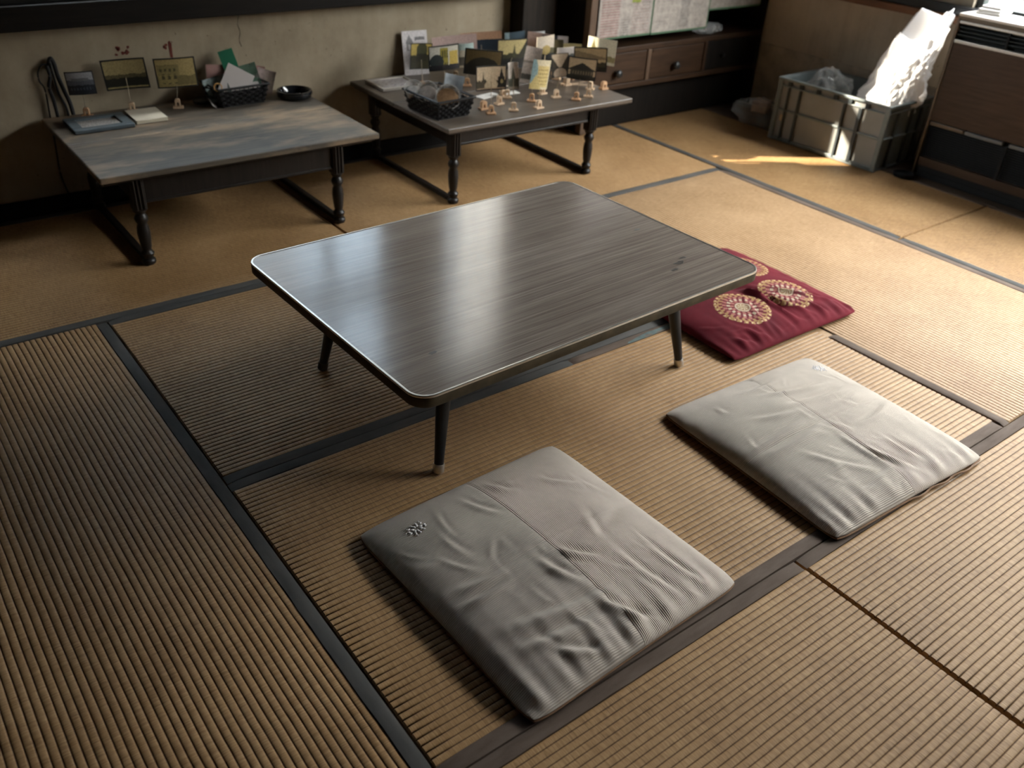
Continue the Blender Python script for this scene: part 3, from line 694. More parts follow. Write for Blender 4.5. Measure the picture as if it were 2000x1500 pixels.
# ------------------------------------------------------------------ the two old low tables at the back wall
def turned_leg(h):
    return [(0.020, 0.0), (0.023, 0.006), (0.021, 0.016), (0.015, 0.020), (0.019, 0.030), (0.0215, 0.038), (0.016, 0.046), (0.014, 0.052), (0.0165, 0.058), (0.0195, 0.085), (0.021, 0.110), (0.019, 0.130), (0.015, 0.142), (0.020, 0.150), (0.0225, 0.160), (0.018, 0.170), (0.0145, 0.176), (0.0215, 0.186), (0.0215, 0.190)]
def old_table(name, label, x0, x1, y0, y1, zt, legs, topm, apz):
    t = thing(name, label, 'table', ((x0 + x1) / 2, (y0 + y1) / 2, 0.002)); zt -= 0.002; ox, oy = t.location.x, t.location.y
    # moulded top in two boards
    ym = y0 + (y1 - y0) * 0.52
    for a, b in ((y0, ym - 0.0008), (ym + 0.0008, y1)):
        MB().bb((x0 - ox, a - oy, zt - 0.020), (x1 - ox, b - oy, zt)).build('top_board', topm, t, bevel=0.004)
    MB().bb((x0 - ox + 0.012, y0 - oy + 0.012, zt - 0.0285), (x1 - ox - 0.012, y1 - oy - 0.012, zt - 0.0205)).build('moulding', M['old_leg'], t, bevel=0.003)
    (lx0, lx1), (ly0, ly1) = legs
    for x in (lx0, lx1):
        for y in (ly0, ly1):
            lg = MB().lathe([(r_, z_ + 0.001) for r_, z_ in turned_leg(zt)], 20, (x - ox, y - oy, 0)).build('leg', M['old_leg'], t, smooth=True)
            MB().box((x - ox, y - oy, (0.1915 + zt - 0.029) / 2), (0.043, 0.043, zt - 0.029 - 0.1915)).build('leg_block', M['old_leg'], lg, bevel=0.004)
            for k in (-1, 0, 1):
                MB().cyl((x - ox + k * 0.012, y - oy - 0.0225, 0.197), (x - ox + k * 0.012, y - oy - 0.0225, zt - 0.04), 0.0035, n=8).build('reeding', M['old_leg'], lg, smooth=True)
        MB().bb((x - ox - 0.011, ly0 - oy + 0.023, 0.002), (x - ox + 0.011, ly1 - oy - 0.023, 0.020)).build('floor_runner', M['old_leg'], t, bevel=0.003)
        MB().bb((x - ox - 0.009, ly0 - oy + 0.022, apz), (x - ox + 0.009, ly1 - oy - 0.022, zt - 0.029)).build('apron', M['old_leg'], t)
    for y in (ly0, ly1):
        MB().bb((lx0 - ox + 0.022, y - oy - 0.009, apz), (lx1 - ox - 0.022, y - oy + 0.009, zt - 0.029)).build('apron', M['old_leg'], t)
        MB().bb((lx0 - ox + 0.022, y - oy - 0.0125, apz - 0.004), (lx1 - ox - 0.022, y - oy + 0.0095, apz + 0.006)).build('apron_bead', M['old_leg'], t, bevel=0.002)
    return t
ZL, ZR = 0.335, 0.33
old_table('worn_low_table', 'worn wooden low table with turned legs against the back wall on the left', 0.116, 1.083, 1.160, 1.855, ZL, ((0.232, 0.938), (1.228, 1.79)), M['old_top'], 0.215)
old_table('display_low_table', 'dark wooden low table with turned legs crowded with photo cards', 1.338, 2.283, 1.098, 1.858, ZR, ((1.418, 2.125), (1.178, 1.79)), M['old_top2'], 0.235)

# ------------------------------------------------------------------ printed cards
def print_mat(name, base, shapes, border=None, bw=0.05, rough=0.35, fade=None, ar=1.4):
    q = NT(name); g = q.sep(q.coord('Generated')); x, z = g[0], g[2]
    ns = q.noise(q.coord('Generated', scale=(ar * 6, 1, 6)), 2.0, 4, 0.65)
    jx = q.math('ADD', x, q.math('MULTIPLY', q.math('SUBTRACT', ns, 0.5), 0.05)); jz = q.math('ADD', z, q.math('MULTIPLY', q.math('SUBTRACT', ns, 0.5), 0.09))
    cc = base
    if fade: cc = q.mix(q.rng(z, 0.2, 1.0), fade, base)
    for sh in shapes:
        k, col = sh[0], sh[-1]
        if k == 'ground':       # everything under a ragged skyline
            hgt = q.math('ADD', sh[1], q.math('MULTIPLY', q.math('SUBTRACT', q.noise(q.coord('Generated', scale=(sh[3] * 1.5, 0, 0.6), loc=(sh[4], 0, 0)), 1.0, 6, 0.72), 0.5), sh[2]))
            mk = q.math('LESS_THAN', z, hgt)
        elif k == 'rect':
            mk = q.math('MULTIPLY', q.math('MULTIPLY', q.math('GREATER_THAN', jx, sh[1]), q.math('LESS_THAN', jx, sh[2])), q.math('MULTIPLY', q.math('GREATER_THAN', jz, sh[3]), q.math('LESS_THAN', jz, sh[4])))
        elif k == 'tri':        # centre, half width, bottom, top
            lim = q.math('MULTIPLY', q.math('SUBTRACT', 1.0, q.math('DIVIDE', q.math('SUBTRACT', jz, sh[3]), sh[4] - sh[3])), sh[2])
            mk = q.math('MULTIPLY', q.math('LESS_THAN', q.math('ABSOLUTE', q.math('SUBTRACT', jx, sh[1])), lim), q.math('GREATER_THAN', jz, sh[3]))
        elif k == 'disc':
            ddx = q.math('DIVIDE', q.math('SUBTRACT', jx, sh[1]), sh[3]); ddz = q.math('DIVIDE', q.math('SUBTRACT', jz, sh[2]), sh[4])
            mk = q.math('LESS_THAN', q.math('ADD', q.math('MULTIPLY', ddx, ddx), q.math('MULTIPLY', ddz, ddz)), 1.0)
        elif k == 'bars':       # rows of print: x0,x1,z0,z1,rows,density
            box_ = q.math('MULTIPLY', q.math('MULTIPLY', q.math('GREATER_THAN', x, sh[1]), q.math('LESS_THAN', x, sh[2])), q.math('MULTIPLY', q.math('GREATER_THAN', z, sh[3]), q.math('LESS_THAN', z, sh[4])))
            row = q.math('LESS_THAN', q.math('FRACT', q.math('MULTIPLY', z, sh[5])), 0.55)
            gly = q.math('GREATER_THAN', q.noise(q.coord('Generated', scale=(sh[5] * 2.2, 1, sh[5] * 1.1)), 1.0, 2), sh[6])
            mk = q.math('MULTIPLY', box_, q.math('MULTIPLY', row, gly))
        elif k == 'cols':       # window grid over a facade
            box_ = q.math('MULTIPLY', q.math('MULTIPLY', q.math('GREATER_THAN', jx, sh[1]), q.math('LESS_THAN', jx, sh[2])), q.math('MULTIPLY', q.math('GREATER_THAN', jz, sh[3]), q.math('LESS_THAN', jz, sh[4])))
            mk = q.math('MULTIPLY', box_, q.math('MULTIPLY', q.math('LESS_THAN', q.math('FRACT', q.math('MULTIPLY', jx, sh[5])), 0.5), q.math('LESS_THAN', q.math('FRACT', q.math('MULTIPLY', jz, sh[6])), 0.6)))
        cc = q.mix(mk, cc, col)
    gr = q.noise(q.coord('Generated', scale=(ar * 22, 1, 22)), 1.0, 4, 0.7)
    cc = q.mix(1.0, cc, q.ramp(gr, [(0.30, (0.62, 0.62, 0.62)), (0.62, (1.12, 1.12, 1.12))]), 'MULTIPLY')
    if border is not None:
        e = q.math('MINIMUM', q.math('MINIMUM', x, q.math('SUBTRACT', 1.0, x)), q.math('DIVIDE', q.math('MINIMUM', z, q.math('SUBTRACT', 1.0, z)), ar))
        cc = q.mix(q.math('LESS_THAN', e, bw), cc, border)
    return q.fin(cc, rough, 0, 0.4)
BK = (0.012, 0.013, 0.014); TAN = (0.50, 0.38, 0.24); YEL = (0.50, 0.40, 0.16); OLV = (0.05, 0.05, 0.022); IVY = (0.58, 0.54, 0.44); NAVY = (0.02, 0.028, 0.042); PNK = (0.55, 0.40, 0.36)
GD = 'ground'
cards = [
 ('L1', .260, 1.806, .454, -18, -2, .092, .079, (0.34, 0.34, 0.36), [(GD, .62, .25, 6, 1, (0.10, 0.11, 0.13)), ('rect', .2, .8, .6, .72, (0.16, 0.16, 0.17)), (GD, .42, .2, 9, 3, (0.018, 0.022, 0.03)), ('cols', .1, .9, .18, .42, 9, 5, (0.07, 0.08, 0.10))], BK, 'small grey photo card of a hall on a wooden stand, leftmost on the worn table'),
 ('L2', .415, 1.806, .467, -21, -4, .150, .106, (0.42, 0.34, 0.16), [(GD, .50, .2, 7, 2, (0.12, 0.10, 0.05)), (GD, .38, .15, 12, 5, (0.02, 0.02, 0.014)), (GD, .10, .05, 4, 1, (0.36, 0.29, 0.13))], BK, 'wide sepia group photo card on a wooden stand, middle of three on the worn table'),
 ('L3', .587, 1.779, .462, -16, -2, .144, .106, (0.44, 0.34, 0.15), [('rect', .06, .58, .12, .78, (0.28, 0.23, 0.10)), ('cols', .10, .55, .55, .76, 9, 4, (0.10, 0.09, 0.04)), ('cols', .10, .55, .2, .48, 7, 3.4, (0.08, 0.07, 0.035)), (GD, .40, .2, 6, 3, (0.20, 0.16, 0.07)), ('rect', .06, .5, .1, .45, (0.34, 0.27, 0.11)), ('cols', .10, .5, .14, .42, 7, 3.4, (0.08, 0.07, 0.035)), (GD, .08, .05, 4, 1, (0.40, 0.31, 0.13))], BK, 'sepia photo card of an arcaded building on a wooden stand beside the paper basket'),
 ('c2', 1.548, 1.62, .461, -4, 4, .100, .103, (0.44, 0.33, 0.09), [('disc', .55, .72, .25, .3, OLV), (GD, .55, .25, 7, 4, (0.03, 0.028, 0.012)), ('rect', .3, .8, .3, .6, (0.018, 0.018, 0.01))], BK, 'photo card of dark trees on yellow in front of the white standing card'),
 ('c3', 1.582, 1.50, .479, -11, -3, .134, .098, (0.56, 0.53, 0.44), [('rect', .36, .62, .1, .9, (0.30, 0.25, 0.05)), ('cols', .38, .6, .2, .8, 14, 2, (0.02, 0.025, 0.02)), ('disc', .25, .35, .22, .3, (0.03, 0.04, 0.04)), ('rect', .66, .95, .2, .75, (0.50, 0.36, 0.09)), (GD, .22, .15, 9, 2, (0.014, 0.016, 0.02))], BK, 'photo card of yellow buildings against a white sky above the right basket'),
 ('c4', 1.770, 1.70, .470, -21, -5, .199, .080, PNK, [('rect', .1, .9, .2, .6, (0.45, 0.36, 0.33))], None, 'long pale pink card behind the yellow building photo'),
 ('c5', 1.748, 1.58, .460, -18, -4, .067, .088, (0.40, 0.50, 0.47), [(GD, .7, .1, 3, 2, (0.52, 0.47, 0.36)), (GD, .4, .1, 3, 2, (0.12, 0.11, 0.09))], None, 'small pale green card between two dark framed photos'),
 ('c6', 1.954, 1.76, .455, -33, -6, .186, .086, (0.56, 0.34, 0.22), [(GD, .62, .12, 4, 2, (0.03, 0.045, 0.065))], None, 'peach and navy card at the back beside the wall'),
 ('c7', 1.662, 1.338, .487, -28, 4, .152, .100, (0.115, 0.08, 0.032), [('disc', .5, .2, .46, .5, (0.018, 0.017, 0.013)), (GD, .4, .1, 4, 6, (0.012, 0.012, 0.010))], BK, 'very dark brown photo card with a domed shape behind the castle photo'),
 ('c8', 1.591, 1.184, .468, -17, -1, .124, .092, (0.56, 0.45, 0.31), [(GD, .42, .55, 11, 4, (0.05, 0.045, 0.03)), ('tri', .52, .36, .0, .62, (0.50, 0.40, 0.27)), ('tri', .84, .13, .1, .92, (0.02, 0.02, 0.02)), ('rect', .74, .94, .0, .55, (0.02, 0.02, 0.018)), ('tri', .25, .05, .1, .8, (0.06, 0.05, 0.035)), ('disc', .86, .35, .05, .09, (0.3, 0.25, 0.12)), (GD, .10, .1, 5, 2, (0.30, 0.22, 0.15))], BK, 'tan photo card of pointed spires, front left of the card display'),
 ('c9', 1.930, 1.50, .462, -11, 0, .143, .122, (0.48, 0.39, 0.18), [(GD, .52, .3, 6, 8, (0.035, 0.035, 0.018)), ('tri', .55, .06, .4, .85, OLV), ('tri', .95, .35, .3, .9, (0.03, 0.03, 0.018)), (GD, .35, .2, 5, 1, (0.014, 0.015, 0.014))], BK, 'mustard photo card with a dark tree line in the middle of the display'),
 ('c10', 1.693, 1.177, .467, -31, -5, .040, .102, (0.62, 0.57, 0.52), [('tri', .5, .3, .2, .85, (0.13, 0.14, 0.11)), (GD, .4, .2, 4, 3, (0.10, 0.11, 0.085)), (GD, .1, .1, 4, 1, (0.3, 0.28, 0.24))], None, 'narrow pale card with a grey tree right of the spires photo'),
 ('c11', 2.160, 1.78, .449, -12, -4, .103, .062, (0.035, 0.06, 0.08), [('rect', 0, .2, 0, 1, (0.22, 0.30, 0.33))], None, 'dark blue card at the very back of the display'),
 ('c12', 2.190, 1.64, .450, -49, 3, .111, .095, (0.54, 0.40, 0.36), [(GD, .28, .2, 5, 3, (0.10, 0.08, 0.06))], None, 'tilted dusty pink card rising at the back of the display'),
 ('c13', 2.105, 1.49, .472, 0, -3, .096, .100, (0.58, 0.50, 0.40), [(GD, .48, .2, 5, 3, (0.10, 0.09, 0.05)), ('disc', .5, .42, .25, .2, (0.40, 0.30, 0.12)), (GD, .25, .2, 7, 5, (0.02, 0.024, 0.026))], None, 'beige castle card standing in front of the pink one'),
 ('c14', 1.927, 1.36, .443, -33, 8, .070, .148, (0.54, 0.47, 0.42), [(GD, .62, .06, 2, 3, (0.28, 0.25, 0.22)), (GD, .56, .05, 2, 5, (0.50, 0.45, 0.41)), (GD, .25, .12, 4, 1, (0.09, 0.09, 0.08)), (GD, .10, .05, 3, 2, (0.46, 0.40, 0.35))], None, 'tall greyish landscape card leaning behind the tinted hotel photo'),
 ('c15', 1.812, 1.159, .464, -4, 8, .086, .112, (0.62, 0.55, 0.38), [('tri', .0, .55, .2, 1.3, (0.22, 0.33, 0.34)), ('rect', .30, .95, .08, .80, (0.58, 0.46, 0.20)), ('cols', .34, .93, .15, .76, 9, 8, (0.28, 0.20, 0.07)), ('tri', .25, .35, .0, .5, (0.52, 0.42, 0.18))], None, 'tinted card of a cream corner building under blue sky, front centre of the display'),
 ('c16', 1.992, 1.251, .460, -27, -6, .072, .096, (0.54, 0.44, 0.32), [('tri', .0, .55, .28, .9, (0.05, 0.045, 0.035)), ('tri', 1.0, .5, .3, .95, (0.05, 0.045, 0.035)), (GD, .42, .03, 3, 1, (0.035, 0.035, 0.03)), ('disc', .5, .15, .38, .24, (0.50, 0.40, 0.30))], BK, 'tan card of two dark hills mirrored in water beside the tinted building'),
 ('c17', 2.053, 1.182, .457, -47, 2, .120, .089, (0.50, 0.39, 0.25), [('tri', .5, .52, .42, .78, (0.03, 0.03, 0.027)), ('rect', .1, .9, .15, .46, (0.045, 0.042, 0.035)), ('cols', .12, .88, .25, .42, 11, 4, (0.20, 0.17, 0.11)), (GD, .2, .12, 5, 4, (0.022, 0.024, 0.02))], BK, 'dark framed photo card of a gabled temple, front right of the display'),
 ('c18', 2.161, 1.255, .467, -48, -3, .142, .099, (0.48, 0.36, 0.20), [('tri', .1, 1.1, .5, .85, (0.25, 0.19, 0.11)), (GD, .38, .3, 5, 2, (0.06, 0.05, 0.03)), (GD, .2, .1, 5, 6, (0.02, 0.02, 0.015))], BK, 'dark framed sepia card of a sloping roof behind the temple photo'),
 ('c19', 2.262, 1.300, .483, -62, 2, .130, .106, (0.64, 0.60, 0.46), [('tri', .22, .16, .2, .95, (0.20, 0.17, 0.07)), (GD, .35, .35, 8, 3, (0.28, 0.24, 0.12)), (GD, .12, .05, 3, 2, (0.58, 0.54, 0.42))], None, 'pale cream card with olive trees sticking out at the right end'),
 ('c20', 2.245, 1.48, .436, -54, -4, .100, .086, (0.62, 0.56, 0.30), [('rect', .1, .8, .70, .78, (0.40, 0.33, 0.12)), (GD, .5, .1, 3, 2, (0.40, 0.38, 0.26))], None, 'pale yellow card behind the sloping roof photo'),
 ('c21', 2.152, 1.40, .451, -22, -5, .083, .077, (0.54, 0.50, 0.47), [(GD, .62, .3, 8, 3, (0.08, 0.09, 0.09)), (GD, .4, .1, 5, 1, (0.2, 0.19, 0.17))], None, 'greyish winter trees card in the middle right of the display'),
 ('c22', 2.232, 1.575, .455, -39, -1, .120, .080, (0.018, 0.022, 0.035), [('rect', .58, .97, 0, 1, (0.46, 0.43, 0.45))], None, 'navy card with a white end at the back right of the display'),
 ('c23', 2.250, 1.72, .456, -19, -3, .063, .060, (0.42, 0.42, 0.42), [(GD, .3, .2, 3, 2, (0.3, 0.3, 0.3))], None, 'light grey card, hindmost in the right of the display'),
 ('c24', 2.180, 1.50, .456, -39, -3, .057, .083, (0.10, 0.09, 0.05), [(GD, .6, .3, 9, 2, (0.05, 0.045, 0.025))], None, 'mottled olive card tucked between the beige castle and yellow cards'),
]
bases = {'L1': (.258, 1.800), 'L2': (.416, 1.798), 'L3': (.574, 1.770), 'c7': (1.79, 1.338), 'c8': (1.596, 1.184), 'c10': (1.702, 1.177), 'c14': (1.85, 1.249), 'c15': (1.816, 1.159), 'c16': (1.983, 1.251), 'c17': (2.035, 1.182), 'c18': (2.115, 1.195), 'c19': (2.204, 1.286), 'c13': (1.965, 1.322), 'c9': (1.706, 1.279)}
def arch_block(w_, h_, d_, slot_w, slot_h):
    """bridge-shaped block: rounded top and an open doorway"""
    P = [(-w_ / 2, 0), (-slot_w / 2, 0), (-slot_w / 2, slot_h), (slot_w / 2, slot_h), (slot_w / 2, 0), (w_ / 2, 0), (w_ / 2, h_ * 0.8), (w_ * 0.3, h_), (-w_ * 0.3, h_), (-w_ / 2, h_ * 0.8)]
    quads = [(0, 1, 2, 9), (2, 3, 6, 9), (3, 4, 5, 6), (9, 6, 7, 8)]
    m = MB(); n = len(P)
    vs = [(x, -d_ / 2, z) for x, z in P] + [(x, d_ / 2, z) for x, z in P]
    fs = [q_ for q_ in quads] + [tuple(i + n for i in q_[::-1]) for q_ in quads] + [((i + 1) % n, i, n + i, n + (i + 1) % n) for i in range(n)]
    return m.add(vs, fs)
rr_ = random.Random(3)
for i, (cid, X, Y, Z, yaw, roll, cw, ch, base, shapes, border, label) in enumerate(cards):
    zt = ZL if cid[0] == 'L' else ZR
    bx, by = bases.get(cid, (min(X, 2.25), Y - 0.012))
    t = thing('photo_card_stand', label, 'photo stand', (bx, by, zt), 0, 'photo cards clipped on little wooden stands')
    br = R(yaw + rr_.uniform(-15, 15))
    pm = M['pine'] if i % 3 else M['pine_o']
    o = MB().bb((-0.019, -0.013, 0.0005), (0.019, 0.013, 0.0085)).build('foot', pm, t, bevel=0.002); o.rotation_euler = (0, 0, br)
    o = arch_block(0.020, 0.026, 0.014, 0.007, 0.014).build('block', pm, t, bevel=0.0012); o.location = (0, 0, 0.0088); o.rotation_euler = (0, 0, br)
    loc = Vector((X - bx, Y - by, Z - zt))
    zb = loc.z - ch * 0.12
    dn = Vector((math.sin(R(yaw)), -math.cos(R(yaw)), 0)) * 0.0022
    top = Vector((loc.x, loc.y, zb)) + dn
    if cid in ('c7', 'c9', 'c13', 'c14'):          # long bent wires
        pts = [(0, 0, 0.033), (0, 0, 0.05), ((top.x) * 0.6, top.y * 0.6, 0.075), tuple(top)]
    else: pts = [(0, 0, 0.033), (top.x * 0.3, top.y * 0.3, 0.05), tuple(top)]
    MB().tube(pts, 0.0013, 6).build('wire', M['rod'], t, smooth=True)
    pmt = print_mat('card_print_' + cid, base, shapes, border, 0.035, ar=cw / ch)
    cv = 0.006 * (1 if i % 2 else -1)
    cb = MB(); us = [-cw / 2 + cw * k / 10 for k in range(11)]
    th = 0.0007
    vs = []; fs = []
    for x_ in us:
        b_ = cv * (1 - (2 * x_ / cw) ** 2)
        for (yy, zz) in ((-th, -ch / 2), (-th, ch / 2), (th, ch / 2), (th, -ch / 2)): vs.append((x_, yy + b_, zz))
    for k in range(10):
        for e in range(4): fs.append((k * 4 + e, (k + 1) * 4 + e, (k + 1) * 4 + (e + 1) % 4, k * 4 + (e + 1) % 4))
    fs += [(0, 1, 2, 3), (43, 42, 41, 40)]
    cb.add(vs, fs)
    o = cb.build('card', pmt, t); o.location = loc; o.rotation_euler = (0, R(roll), R(yaw))
# spare stands without a card
for (bx, by, lb, pm) in ((1.790, 1.338, 'empty pine card stand behind the white papers', 'pine'), (1.606, 1.249, 'reddish wooden card block beside the right basket', 'pine_o'), (2.262, 1.262, 'orange wooden card block near the right corner of the display table', 'pine_o')):
    t = thing('card_block', lb, 'photo stand', (bx, by + 0.03 if by > 1.3 else by, ZR))
    MB().bb((-0.019, -0.013, 0.0005), (0.019, 0.013, 0.0085)).build('foot', M[pm], t, bevel=0.002)
    o = arch_block(0.024, 0.026, 0.016, 0.007, 0.013).build('block', M[pm], t, bevel=0.0012); o.location = (0, 0, 0.0088)
t = thing('card_block', 'pale block with a folded white note clipped on top, middle of the display', 'photo stand', (2.156, 1.385, ZR))
MB().bb((-0.017, -0.012, 0.0005), (0.017, 0.012, 0.0085)).build('foot', M['pine'], t, bevel=0.002)
o = arch_block(0.020, 0.026, 0.014, 0.007, 0.013).build('block', M['pine'], t, bevel=0.0012); o.location = (0, 0, 0.0088)
o = MB().bb((-0.022, -0.002, 0), (0.022, 0.002, 0.022)).bb((-0.015, -0.0035, 0.0221), (0.015, 0.0035, 0.040)).build('folded_note', plain('pinkish_white_paper', (0.75, 0.66, 0.62), 0.8, 0.04), t); o.location = (-0.006, -0.004, 0.0353); o.rotation_euler = (0, 0, R(-35))

# white standing card with a logo-like print, leaning at the wall
wm = print_mat('white_notice_print', (0.62, 0.58, 0.58), [('tri', .28, .16, .72, .92, (0.22, 0.21, 0.21)), ('rect', .16, .40, .56, .74, (0.22, 0.21, 0.21)), ('rect', .22, .34, .58, .70, (0.52, 0.50, 0.50)), ('rect', .50, .90, .78, .86, (0.16, 0.15, 0.15)), ('bars', .5, .92, .6, .76, 26, .5, (0.3, 0.29, 0.29))], None, ar=.7)
o = MB().bb((-0.060, -0.001, 0), (0.060, 0.001, 0.182)).build('notice_card', wm); o.location = (1.655, 1.822, ZR + 0.001); o.rotation_euler = (R(-10), 0, R(-6))
tag(o, 'tall white notice card with a grey house emblem leaning on the back wall', 'card')
# framed print lying flat on the display table
t = thing('flat_picture_frame', 'silvery framed print lying flat on the back left of the display table', 'picture frame', (1.475, 1.722, ZR), R(-3))
fr = MB()
for a, b in (((-.093, -.083, .0008), (.093, -.068, .012)), ((-.093, .068, .0008), (.093, .083, .012)), ((-.093, -.0678, .0008), (-.078, .0678, .012)), ((.078, -.0678, .0008), (.093, .0678, .012))): fr.bb(a, b)
fr.build('frame', plain('frame_grey', (0.42, 0.38, 0.33), 0.4, 0.1), t, bevel=0.002)
q = NT('flat_print'); gx = q.sep(q.coord('Generated'))
nz = q.noise(q.coord('Generated', scale=(5, 9, 1)), 2, 4)
q.fin(q.mix(q.rng(nz, .52, .6), (0.52, 0.48, 0.47), (0.30, 0.27, 0.28)), 0.25, 0, 0.5)
MB().bb((-.0778, -.0678, .0012), (.0778, .0678, .008)).build('print', q.m, t)
# sheets of white paper
for k, (x, y, rz, w_, d_, lb) in enumerate(((1.735, 1.40, 12, .105, .05, 'white paper sheet lying behind the spires photo'), (1.850, 1.395, -4, .075, .040, 'small white paper slip lying in the middle of the display table'))):
    o = MB().bb((-w_ / 2, -d_ / 2, 0.0005), (w_ / 2, d_ / 2, 0.0035)).build('paper_sheet', M['paper'], bevel=0.001); o.location = (x, y, ZR); o.rotation_euler = (0, 0, R(rz)); tag(o, lb, 'paper')

# ------------------------------------------------------------------ baskets
M['wicker'] = plain('dark_wicker', (0.007, 0.007, 0.008), 0.5, 0.3, 80, spec=0.35)
def basket(name, label, loc, rz, w_, d_, h_, flare=0.82):
    t = thing(name, label, 'basket', loc, rz)
    def P(s_, z):    # point on the tapered wall; s_ in [0,4)
        f = flare + (1 - flare) * z / h_; a, b = w_ / 2 * f, d_ / 2 * f; k = int(s_) % 4; u = (s_ - int(s_)) * 2 - 1
        return ((u * a, -b), (a, u * b), (-u * a, b), (-a, -u * b))[k]
    nst = 44
    def nrm(s_): k = int(s_) % 4; return ((0, -1), (1, 0), (0, 1), (-1, 0))[k]
    bandm = MB()
    rows = 6
    for r_ in range(rows):                              # flat weavers passing in front of and behind the stakes
        z0 = 0.006 + (h_ - 0.016) * r_ / rows; z1 = z0 + (h_ - 0.016) / rows * 0.97
        vs = []; N = nst * 2
        for k in range(N):
            s_ = 4 * k / N; o_ = 0.0026 * (1 if (k // 2 + r_) % 2 else -1); n_ = nrm(s_)
            for z in (z0, z1):
                x, y = P(s_, z); vs.append((x + n_[0] * o_, y + n_[1] * o_, z)); vs.append((x + n_[0] * (o_ - 0.0018), y + n_[1] * (o_ - 0.0018), z))
        fs = []
        for k in range(N):
            a = k * 4; b = ((k + 1) % N) * 4
            fs += [(a, b, b + 2, a + 2), (a + 1, a + 3, b + 3, b + 1), (a + 2, b + 2, b + 3, a + 3), (a, a + 1, b + 1, b)]
        bandm.add(vs, fs)
    o = bandm.build('weave', M['wicker'], t); o['kind'] = 'stuff'
    sk = MB()
    for k in range(nst):
        s_ = 4 * (k + 0.5) / nst; a = P(s_, 0.003); b = P(s_, h_ - 0.004)
        sk.cyl((a[0], a[1], 0.003), (b[0], b[1], h_ - 0.004), 0.0014, n=5)
    o = sk.build('stakes', M['wicker'], t); o['kind'] = 'stuff'
    rim = [(P(4 * k / 80, h_)[0], P(4 * k / 80, h_)[1], h_) for k in range(80)]; rim.append(rim[0])
    MB().tube(rim, 0.0045, 7).build('rim', M['wicker'], t, smooth=True)
    MB().bb((-w_ / 2 * flare, -d_ / 2 * flare, 0.0008), (w_ / 2 * flare, d_ / 2 * flare, 0.005)).build('bottom', M['wicker'], t)
    for sx in (-1, 1):
        hp = [(sx * (w_ / 2 + 0.002 + 0.013 * math.sin(math.pi * k / 8)), -0.028 + 0.056 * k / 8, h_ - 0.004) for k in range(9)]
        MB().tube(hp, 0.0028, 6).build('handle', M['wicker'], t, smooth=True)
    return t
basket('wicker_basket', 'black wicker basket of papers on the worn table', (0.798, 1.762, ZL), R(4), 0.205, 0.155, 0.072)
basket('wicker_basket', 'black wicker basket of small tubs on the display table', (1.428, 1.302, ZR), R(3), 0.175, 0.235, 0.074)

def sheet(name, label, cat, loc, rot, w_, h_, mat, th=0.0015, curl=0.0, group=None):
    m = MB(); n = 8; vs = []
    for k in range(n + 1):
        x = -w_ / 2 + w_ * k / n; b = curl * (1 - (2 * x / w_) ** 2)
        for (y, z) in ((-th / 2, 0), (-th / 2, h_), (th / 2, h_), (th / 2, 0)): vs.append((x, y + b, z))
    fs = [(k * 4 + e, (k + 1) * 4 + e, (k + 1) * 4 + (e + 1) % 4, k * 4 + (e + 1) % 4) for k in range(n) for e in range(4)] + [(0, 1, 2, 3), (n * 4 + 3, n * 4 + 2, n * 4 + 1, n * 4)]
    o = m.add(vs, fs).build(name, mat, smooth=False); o.location = loc; o.rotation_euler = [R(a) for a in rot]
    return tag(o, label, cat, group)
GRN = plain('green_card', (0.02, 0.16, 0.085), 0.5, 0.15, 10); LPK = plain('pale_pink_card', (0.45, 0.26, 0.23), 0.6, 0.15, 12)
LGN = film('green_tinted_sleeve', (0.16, 0.30, 0.22), 0.75, 0.2); TEAL = plain('dark_teal_card', (0.02, 0.055, 0.055), 0.4, 0.2, 12)
GW = plain('grey_white_card', (0.50, 0.46, 0.44), 0.7, 0.06, 8); EGR = (0.3, 0.3, 0.3)
bl = 'papers stuffed in the basket'
sheet('envelope', 'plain greyish white envelope leaning at the front of the left basket', 'envelope', (0.765, 1.722, ZL + 0.036), (-20, 30, -18), 0.105, 0.105, GW, 0.004, group=bl)
sheet('leaflet', 'deep green leaflet sticking up highest in the left basket', 'leaflet', (0.820, 1.790, ZL + 0.055), (-12, -14, -12), 0.056, 0.130, GRN, 0.003, group=bl)
sheet('leaflet', 'white leaflet just right of the green one in the left basket', 'leaflet', (0.848, 1.800, ZL + 0.050), (-12, -26, -12), 0.040, 0.120, M['paper'], 0.002, group=bl)
sheet('leaflet', 'pink leaflet at the back left of the left basket', 'leaflet', (0.752, 1.815, ZL + 0.040), (-10, 3, -14), 0.080, 0.088, LPK, 0.002, group=bl)
sheet('plastic_sleeve', 'green tinted plastic sleeve in the middle of the left basket', 'sleeve', (0.848, 1.738, ZL + 0.030), (-16, -14, -20), 0.105, 0.105, LGN, 0.003, 0.006, bl)
sheet('leaflet', 'pale pink leaflet at the right end of the left basket', 'leaflet', (0.885, 1.778, ZL + 0.025), (-10, 10, -24), 0.055, 0.095, LPK, 0.002, 0.004, bl)
sheet('leaflet', 'dark teal leaflet at the left end of the left basket', 'leaflet', (0.724, 1.760, ZL + 0.022), (-14, -8, 10), 0.070, 0.075, TEAL, 0.002, 0.004, bl)
sheet('plastic_sleeve', 'clear crinkled sleeve bulging over the left rim of the left basket', 'sleeve', (0.728, 1.715, ZL + 0.030), (-34, -18, -10), 0.085, 0.085, film('crinkled_sleeve', (0.30, 0.36, 0.34), 0.7, 0.15), 0.004, 0.012, bl)
